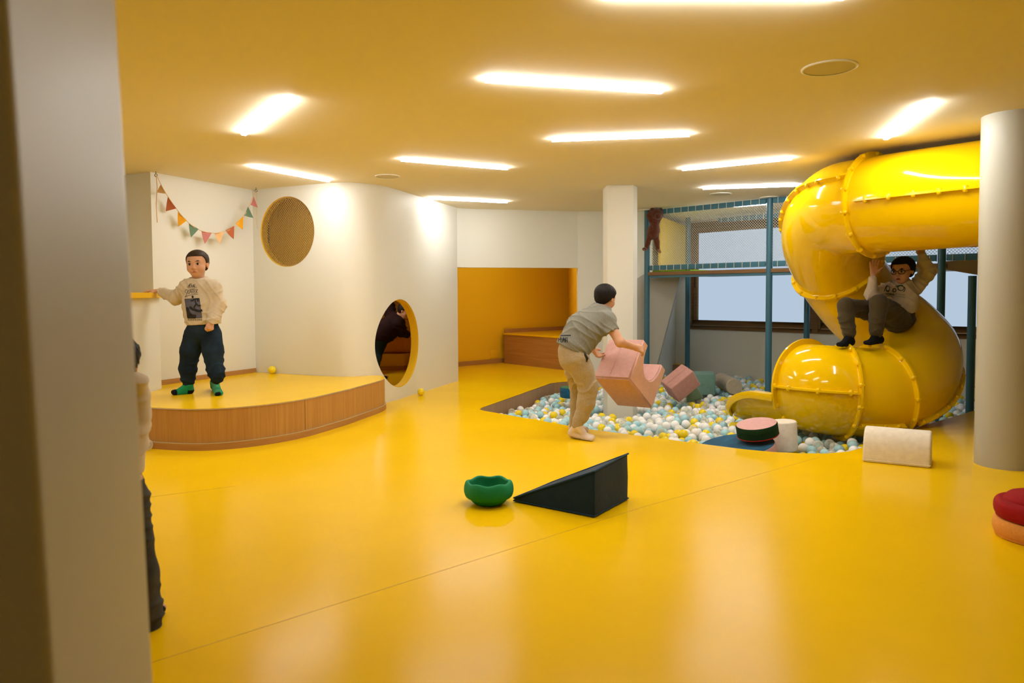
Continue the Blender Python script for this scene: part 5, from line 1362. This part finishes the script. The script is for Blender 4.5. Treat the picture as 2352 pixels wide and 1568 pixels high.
# ------------------------------------------------------------------ boy lifting the pink block
def boy_lifting():
    p = lambda x, y, d=5.55: px3(x, y, d)
    hN, tN = vec(at_z(1309, 1001, .012)), vec(at_z(1367, 1013, .0)); hF, tF = vec(at_z(1317, 985, 0)), vec(at_z(1353, 993, .0))
    t = person('person', 'boy in grey shirt and beige joggers bending at the pit to lift the pink block', (hN + hF) / 2 * (1, 1, 0))
    hd = Head(p(1391, 684, 5.68), (.66, .68, -.30), (.20, .18, 1), .196)
    aN, aF = p(1326, 978, 5.56), p(1319, 970, 5.80)
    B = Sdf(); hd.add(B)
    B.cone(p(1388, 698, 5.67), p(1377, 716, 5.66), .044, .052, .03)
    B.chain([p(1375, 728, 5.65), p(1345, 760, 5.58), p(1318, 805, 5.52)], (.085, .085, .085), .04)
    B.cone(p(1396, 737, 5.55), p(1370, 720, 5.80), .040, .040, .04)
    B.chain([p(1397, 740, 5.54), p(1424, 786, 5.47), p(1460, 798, 5.55)], (.040, .034, .023), .02)
    B.chain([p(1371, 725, 5.80), p(1364, 775, 5.97), p(1361, 802, 6.00)], (.038, .032, .022), .02)
    hand(B, p(1459, 798, 5.55), (.80, .35, -.25), (-.35, .75, -.5), (.2, .5, .8), .135, (.45, .5, .55, .6), .16, (.6, .2))
    hand(B, p(1361, 802, 6.00), (.55, .30, -.60), (.8, -.3, .2), (.1, .9, .3), .135, (.5, .55, .6, .6), .1, (.6, .2))
    B.chain([p(1325, 820, 5.48), p(1350, 890, 5.53), aN], (.07, .05, .032)); B.chain([p(1318, 818, 5.66), p(1326, 892, 5.76), aF], (.07, .05, .032))
    for a, h_, t_ in ((aN, hN, tN), (aF, hF, tF)): B.cone(a, h_ * .78 + t_ * .22 + (0, 0, .032), .025, .018); B.cone(h_ * .78 + t_ * .22 + (0, 0, .028), t_ * .8 + h_ * .2 + (0, 0, .020), .018, .012)
    body = sdf_obj(B, 'body', M['skin'], t, .0042)
    hd.features(body, M['hair_black'])
    hd.hair(M['hair_black'], t, grow=.04, front=.24, back=-.34, side=-.02, rough=.0025, res=.0042)
    S = Sdf()
    S.chain([p(1317, 797, 5.53), p(1342, 758, 5.58), p(1372, 731, 5.65)], (.128, .132, .112), .05, ((.48, -.84, 0), .95))
    S.cone(p(1394, 733, 5.56), p(1369, 719, 5.80), .054, .054, .05); S.cone(p(1380, 718, 5.66), p(1384, 706, 5.67), .062, .054, .03)
    SL = Sdf(); SL.cone(p(1394, 735, 5.55), p(1406, 772, 5.51), .060, .064, .03); SL.cut(p(1403, 762, 5.51), (.40, -.25, -.95)); fS = SL
    S.fn(lambda P: fS(P), .03, 'u'); S._b([p(1406, 772, 5.51)], .07)
    S.cut(p(1312, 806, 5.5), (-.58, -.1, -.95)); S.cut(p(1387, 702, 5.67), (.35, .1, 1))
    S.disp = folds(.0095, [((.7, .1, .6), .05), ((.3, .2, .9), .065), ((.9, .1, -.2), .085)])
    sh = sdf_obj(S, 'shirt', M['tee_grey'], t, .005)
    J = Sdf()
    J.cone(p(1316, 806, 5.53), p(1318, 822, 5.55), .112, .114, .04)
    J.chain([p(1322, 822, 5.50), p(1337, 850, 5.52), p(1351, 888, 5.54), p(1346, 925, 5.55), p(1336, 955, 5.56), p(1329, 966, 5.56)], (.100, .086, .072, .066, .052, .046), .02)
    J.chain([p(1317, 822, 5.64), p(1320, 850, 5.70), p(1326, 890, 5.76), p(1325, 925, 5.78), p(1321, 960, 5.80)], (.092, .076, .058, .052, .042), .015)
    J.cone(p(1328, 966, 5.56), p(1326, 976, 5.56), .043, .041, .008); J.cone(p(1320, 960, 5.80), p(1319, 975, 5.80), .040, .038, .008)
    f1 = folds(.009, [((.5, .1, .9), .06), ((-.5, .1, .9), .07)]); zk = p(0, 893, 5.5)[2]
    J.disp = lambda P: f1(P) * np.clip(1.15 - np.abs(P[:, 2] - zk) / .14, .25, 1.1)
    J.cut(p(1313, 797, 5.5), (.45, 0, 1))
    jg = sdf_obj(J, 'joggers', M['sweat_beige'], t, .0055)
    K = Sdf()
    pk = [p(1338, 808, 5.44), p(1344, 815, 5.43), p(1349, 823, 5.43), p(1347, 830, 5.43)]
    K.chain(pk, (.006, .009, .009, .005), .004); sdf_obj(K, 'pocket_edge', M['ink'], jg, .0035)
    for a, h_, t_ in ((aN, hN, tN), (aF, hF, tF)):
        K = Sdf(); foot(K, h_, t_, a, .038); s = sdf_obj(K, 'sock', M['sock_white'], t, .004)
        d = nv(t_ - h_); T = Sdf(); foot(T, h_, t_, a, .0385); T.cut(h_ + np.array((0, 0, .010)), np.cross(np.cross(d, (0, 0, 1)), d)); sdf_obj(T, 'sock_sole', M['sole_grey'], s, .004)
    bv = bvh_of(sh); cv = lambda pts: [(1260 + x / 8.254, 640 + y / 8.254) for x, y in pts]
    print_strokes('printed_bar', [cv([(226, 1080), (320, 1075), (424, 1075)])], 2.7, M['ink'], sh, bv)
    st = []
    for i, ch in enumerate('PUMA'):
        ox, oy, wd = 192 + i * 44, 1106 + i * 3, 40
        for s in STROKES[ch]: st.append([(ox + u * wd - (1 - v) * 14 + 10, oy + (1 - v) * 92 + u * 3) for u, v in s])
    print_strokes('printed_lettering', [cv(s) for s in st], 1.55, M['ink'], sh, bv)
boy_lifting()

# ------------------------------------------------------------------ boy sitting on the slide
def boy_on_slide():
    D = 6.3; p = lambda x, y, d=D: px3(x, y, d)
    t = person('person', 'boy in glasses, sweatshirt and olive trousers sitting on top of the yellow slide', p(2055, 752, 6.42))
    hd = Head(p(2073, 621, 6.36), (-.80, -.58, -.13), (.04, .05, 1), .222)
    F = (-.65, -.72, .25)
    aR, aL = p(1951, 772, 6.12), p(2013, 768, 6.06)
    hR, tR = p(1957, 793, 6.16), p(1926, 797, 6.03); hL, tL = p(2024, 788, 6.12), p(1988, 793, 5.98)
    wR = p(2006, 630, 6.22); wL = p(2118, 588, 6.36)
    B = Sdf(); hd.add(B)
    B.cone(p(2073, 640, 6.39), p(2073, 664, 6.42), .043, .05, .03); B.cone(p(2072, 675, 6.42), p(2072, 730, 6.45), .085, .085, .04, 'u', (F, .7)); B.cone(p(2038, 666, 6.40), p(2100, 660, 6.46), .040, .040, .04)
    B.chain([p(2036, 666, 6.38), p(2002, 676, 6.24), wR], (.036, .032, .021)); B.chain([p(2101, 660, 6.46), p(2136, 618, 6.42), wL], (.036, .030, .021))
    hand(B, wR, (.06, .05, 1), (0, -1, .1), (1, 0, 0), .135, (.10, .06, .05, .08), .22, (.85, .1))
    hand(B, wL, (-.1, .1, 1), (-.3, -.6, .3), (-1, 0, 0), .12, (.9, .9, .9, .9), .1, (.6, .4))
    B.chain([p(2048, 735, 6.42), p(1943, 700, 6.14), aR], (.06, .045, .03)); B.chain([p(2066, 735, 6.38), p(2018, 694, 6.02), aL], (.06, .045, .03))
    for a, h_, t_ in ((aR, hR, tR), (aL, hL, tL)): B.cone(a, h_ * .78 + t_ * .22 + (0, 0, .030), .024, .018); B.cone(h_ * .78 + t_ * .22 + (0, 0, .028), t_ * .8 + h_ * .2 + (0, 0, .020), .018, .012)
    body = sdf_obj(B, 'body', M['skin'], t, .0042)
    hd.features(body, M['hair_black'], open_=.03)
    hd.hair(M['hair_black'], t, grow=.045, front=.27, back=-.30, side=-.03, rough=.003, res=.0042)
    # spectacles
    h = hd.h; g = MB()
    for sx in (-1, 1):
        c = lambda a: Vector(hd.w(sx * .150 + .118 * math.cos(a), .425 - abs(sx * .15 + .118 * math.cos(a)) * .28, -.015 + .085 * math.sin(a)))
        g.tube([c(2 * PI * k / 28) for k in range(28)], .0030, 6, closed=True)
        g.tube([Vector(hd.w(sx * .268, .35, .01)), Vector(hd.w(sx * .345, .16, .02)), Vector(hd.w(sx * .385, -.04, .01))], .0028, 6)
    g.tube([Vector(hd.w(-.035, .415, .0)), Vector(hd.w(0, .428, .012)), Vector(hd.w(.035, .415, .0))], .0028, 6)
    g.build('glasses', M['glasses'], t, smooth=True)
    S = Sdf()
    S.chain([p(2077, 716, 6.46), p(2072, 690, 6.44), p(2068, 668, 6.42)], (.108, .114, .102), .05, (F, .76))
    S.cone(p(2038, 663, 6.40), p(2100, 660, 6.46), .050, .052, .05); S.cone(p(2074, 660, 6.41), p(2074, 650, 6.40), .064, .058, .03)
    S.chain([p(2036, 666, 6.38), p(2003, 678, 6.24), p(2004, 654, 6.22)], (.056, .050, .040), .03); S.cone(p(2004, 656, 6.22), p(2004.5, 642, 6.22), .036, .035, .006)
    S.chain([p(2102, 662, 6.46), p(2132, 622, 6.42), p(2121, 598, 6.37)], (.064, .062, .046), .03); S.cone(p(2121, 598, 6.37), p(2119, 590, 6.36), .038, .036, .006)
    S.cut(p(2080, 722, 6.4), (.38, .1, -1)); 
    S.disp = folds(.011, [((.6, .1, .8), .055), ((-.6, .2, .8), .07)])
    sw = sdf_obj(S, 'sweatshirt', M['knit_cream'], t, .005)
    J = Sdf()
    J.cone(p(2072, 730, 6.45), p(2058, 735, 6.42), .105, .105, .04)
    J.chain([p(2048, 733, 6.40), p(1990, 712, 6.26), p(1943, 702, 6.14), p(1944, 730, 6.13), p(1950, 758, 6.12)], (.090, .078, .066, .060, .052), .02)
    J.chain([p(2066, 735, 6.36), p(2042, 712, 6.18), p(2018, 696, 6.02), p(2015, 728, 6.03), p(2012, 756, 6.05)], (.092, .080, .068, .060, .054), .02)
    J.cone(p(1950, 758, 6.12), p(1951, 767, 6.12), .046, .044, .008); J.cone(p(2012, 756, 6.05), p(2013, 764, 6.06), .047, .045, .008)
    J.disp = folds(.0075, [((.8, .1, .5), .055), ((-.3, .1, .9), .065)])
    sdf_obj(J, 'trousers', M['olive'], t, .0055)
    for a, h_, t_ in ((aR, hR, tR), (aL, hL, tL)):
        K = Sdf(); foot(K, h_, t_, a, .036); sdf_obj(K, 'sock', M['sock_black'], t, .004)
    # printed blobs and scribbled lines on the chest (a plain stand-in for the picture there)
    bv = bvh_of(sw); cv = lambda pts: [(1880 + x / 6.03, 560 + y / 6.03) for x, y in pts]
    loop = lambda x, y, a, b_, r=0: [(x + a * math.cos(q * PI / 8 + r), y + b_ * math.sin(q * PI / 8)) for q in range(17)]
    print_strokes('printed_shapes', [cv(loop(960, 620, 26, 34)), cv(loop(1050, 640, 24, 22)), cv(loop(1140, 612, 42, 34)), cv([(905, 660), (930, 600), (950, 570)]), cv([(930, 690), (990, 690), (1050, 700)]), cv([(1170, 590), (1200, 610), (1190, 650), (1170, 660)])], 1.6, M['ink'], sw, bv)
    print_strokes('printed_patch', [cv([(1080, 596), (1100, 582), (1140, 576), (1170, 580)])], 3.4, M['ink_green'], sw, bv); print_strokes('printed_patch', [cv([(930, 640), (950, 655), (975, 650)])], 3.4, M['ink_green'], sw, bv)
    print_strokes('printed_lines', [cv([(1070 + 10 * k, 690 + 1.5 * k + (6 if k % 2 else -6)) for k in range(13)]), cv([(1080 + 10 * k, 722 + 1.5 * k + (5 if k % 2 else -5)) for k in range(13)])], .6, M['ink'], sw, bv)
boy_on_slide()

# ------------------------------------------------------------------ small child half hidden by the wall end
def child_behind_wall():
    D = 2.42; p = lambda x, y, d=D: px3(x, y, d)
    f = lambda x, y: vec(at_z(x, y, 0))
    hR, tR = f(318, 1452), f(322, 1440) + np.array((.02, .11, 0)); hL, tL = f(205, 1452), f(200, 1440) + np.array((-.02, .11, 0))
    t = person('person', 'small child in cream hooded top and grey jeans half hidden behind the near wall', (hR + hL) / 2)
    hd = Head(p(268, 832), (-.15, .98, -.1), (0, 0, 1), .172)
    B = Sdf(); hd.add(B); B.cone(p(268, 860), p(266, 890), .038, .045, .03); B.cone(p(264, 930), p(262, 1070), .075, .075, .04, 'u', ((0, 1, 0), .75)); B.cone(p(215, 905), p(312, 905), .032, .032, .03)
    B.chain([p(316, 905), p(322, 968, 2.44), p(300, 1000, 2.56)], (.03, .026, .018)); B.chain([p(212, 905), p(200, 968, 2.44), p(225, 1000, 2.56)], (.03, .026, .018))
    hand(B, p(300, 1000, 2.56), (-.3, .9, -.1), (-.7, 0, -.6), (0, .2, 1), .095, (.4, .4, .4, .4)); hand(B, p(225, 1000, 2.56), (.3, .9, -.1), (.7, 0, -.6), (0, .2, 1), .095, (.4, .4, .4, .4))
    aR, aL = p(326, 1425, 2.42), p(205, 1425, 2.42)
    B.chain([p(292, 1110), p(315, 1290), aR], (.05, .04, .026)); B.chain([p(232, 1110), p(212, 1290), aL], (.05, .04, .026))
    for a, h_, t_ in ((aR, hR, tR), (aL, hL, tL)): B.cone(a, h_ + (0, 0, .025), .026, .022); B.cone(h_ + (0, 0, .022), t_ + (0, 0, .018), .022, .016)
    sdf_obj(B, 'body', M['skin'], t, .004)
    hd.hair(M['hair_black'], t, grow=.045, front=.27, back=-.50, side=-.20, rough=.004, res=.0038)
    S = Sdf(); S.chain([p(264, 1060), p(266, 990), p(266, 930)], (.090, .090, .088), .04, ((0, 1, 0), .8)); S.cone(p(222, 905), p(308, 905), .040, .040, .04)
    S.chain([p(312, 908), p(317, 952, 2.43), p(302, 985, 2.52)], (.040, .036, .028), .02); S.chain([p(214, 908), p(205, 952, 2.43), p(225, 985, 2.52)], (.040, .036, .028), .02)
    for k in range(9):
        a = PI * k / 8; q = p(268 + 50 * math.cos(a), 884 - 4 * math.sin(a), 2.40 - .04 * math.sin(a))
        if k: S.cone(pq, q, .027, .027, .02)
        pq = q
    S.cone(p(268, 875, 2.43), p(267, 900, 2.43), .055, .07, .03); S.cut(p(264, 1088), (0, 0, -1)); S.disp = folds(.010, [((.3, 0, 1), .05), ((.7, 0, .6), .07)])
    sdf_obj(S, 'hooded_top', M['knit_cream'], t, .0045)
    J = Sdf(); J.cone(p(264, 1085), p(264, 1120), .080, .084, .03, 'u', ((0, 1, 0), .8))
    J.chain([p(298, 1140), p(306, 1240), p(320, 1320), p(328, 1400), p(329, 1428)], (.058, .058, .058, .056, .054), .02); J.chain([p(228, 1140), p(220, 1240), p(212, 1320), p(206, 1400), p(205, 1428)], (.058, .058, .058, .056, .054), .02)
    J.cone(p(329, 1410), p(329.5, 1440), .057, .056, .004); J.cone(p(205, 1410), p(204.5, 1440), .057, .056, .004); J.cut(p(264, 1449), (0, 0, -1)); J.cut(p(264, 1066), (0, 0, 1))
    J.disp = folds(.006, [((.2, 0, 1), .045), ((-.5, 0, .8), .06)]); sdf_obj(J, 'jeans', M['jean_grey'], t, .0045)
    for a, h_, t_ in ((aR, hR, tR), (aL, hL, tL)): K = Sdf(); foot(K, h_, t_, a, .030); sdf_obj(K, 'sock', M['sock_black'], t, .004)
child_behind_wall()

# ------------------------------------------------------------------ grown-up leaning over the bolster in the den
def adult_in_den():
    p = lambda x, y, d=10.5: px3(x - 7, y, d)
    t = person('person', 'grown-up in dark top leaning over the orange bolster in the den', vec(at_z(862, 862, 0)))
    hd = Head(p(938, 714, 10.55), (.85, -.30, -.45), (.42, .1, .9), .23)
    B = Sdf(); hd.add(B); B.cone(p(928, 722, 10.58), p(915, 735, 10.6), .055, .065, .03); B.chain([p(912, 740, 10.6), p(880, 770, 10.45)], (.11, .11), .05)
    B.chain([p(908, 728, 10.72), p(901, 700, 10.78), p(890, 672, 10.8)], (.05, .045, .03)); hand(B, p(890, 672, 10.8), (-.2, .1, 1), (0, 1, 0), (1, 0, 0), .18)
    B.chain([p(922, 742, 10.5), p(930, 764, 10.5), p(948, 768, 10.6)], (.05, .04, .03)); hand(B, p(948, 768, 10.6), (1, .2, -.1), (0, 0, -1), (0, 1, 0), .17)
    fL, fR = vec(at_z(858, 872, 0)), vec(at_z(846, 868, 0))
    for k, f in ((0, fL), (1, fR)): B.chain([p(872 - 6 * k, 785, 10.4), p(868 - 8 * k, 822, 10.3), f + np.array((0, 0, .08))], (.09, .06, .04), .03); B.cone(f + (0, 0, .06), f + np.array((.16, .06, .03)), .04, .025)
    body = sdf_obj(B, 'body', M['skin'], t, .006)
    hd.features(body, M['hair_black'])
    hd.hair(M['hair_black'], t, grow=.05, front=.25, back=-.3, side=-.05, rough=.003, res=.006)
    S = Sdf(); S.chain([p(872, 776, 10.42), p(895, 757, 10.52), p(912, 740, 10.6)], (.15, .155, .14), .06); S.cone(p(905, 728, 10.72), p(922, 742, 10.48), .085, .085, .05)
    S.chain([p(906, 726, 10.72), p(901, 702, 10.78), p(892, 680, 10.8)], (.085, .075, .055), .03); S.chain([p(924, 744, 10.46), p(930, 762, 10.5), p(942, 768, 10.57)], (.08, .07, .05), .03)
    S.disp = folds(.014, [((.7, 0, .6), .08), ((.2, .2, .9), .1)]); sdf_obj(S, 'jumper', M['maroon'], t, .0085)
    J = Sdf(); J.cone(p(872, 785, 10.42), p(868, 795, 10.4), .15, .14, .04)
    for k, f in ((0, fL), (1, fR)): J.chain([p(871 - 6 * k, 795, 10.4), p(868 - 8 * k, 822, 10.3), f + np.array((0, 0, .10))], (.12, .09, .065), .03)
    sdf_obj(J, 'trousers', M['teal_dark'], t, .0085)
    for f in (fL, fR): K = Sdf(); foot(K, f - np.array((.05, .02, 0)), f + np.array((.17, .06, 0)), f + np.array((0, 0, .09)), .045); sdf_obj(K, 'sock', M['sock_black'], t, .006)
adult_in_den()

# ------------------------------------------------------------------ plush monkey hanging on the net
M['plush'] = mat('brown_plush', (.11, .030, .012), .95, .1, bump=.9, bscale=110, var=.3, vscale=40, dist=.01, sheen=.3); M['plush_pad'] = fabric('tan_plush', (.30, .14, .08))
def plush():
    D = 9.58; p = lambda x, y, d=D: px3(x, y, d)
    t = thing('plush_monkey', 'dark brown plush monkey hanging high on the net by the blue post', 'soft toy', p(1498, 576))
    S = Sdf(); S.ell(p(1507, 493), (.086, .08, .078), None, .015); S.ell(p(1511, 497, 9.51), (.045, .045, .04), None, .02); S.chain([p(1504, 513), p(1501, 530), p(1499, 537)], (.056, .078, .074), .02)
    S.chain([p(1492, 542), p(1488, 558), p(1485, 569)], (.036, .030, .030), .02); S.ell(p(1480.5, 572, 9.55), (.030, .04, .024), None, .01)
    S.chain([p(1507, 542), p(1509, 556), p(1511, 569)], (.036, .032, .026), .02); S.cone(p(1512, 571), p(1516, 578), .020, .013, .006)
    S.chain([p(1496, 508), p(1490, 495), p(1498, 480)], (.030, .026, .024), .02); S.chain([p(1511, 508), p(1517, 495), p(1518, 482)], (.030, .026, .026), .02)
    for sx in (-1, 1): S.ell(p(1507 + sx * 14, 490), (.018, .012, .022), None, .006)
    S.disp = lambda P: .003 * np.sin(P[:, 0] * 330) * np.sin(P[:, 1] * 290) * np.sin(P[:, 2] * 310)
    b = sdf_obj(S, 'plush_body', M['plush'], t, .006)
    K = Sdf(); K.ell(p(1480, 573, 9.525), (.016, .012, .013), None, 0); sdf_obj(K, 'foot_pad', M['plush_pad'], b, .004)
    K = Sdf(); K.cone(p(1512.5, 572.5), p(1516.5, 579), .0205, .0135, 0); sdf_obj(K, 'foot_pad', M['plush_pad'], b, .004)
plush()
print('done')
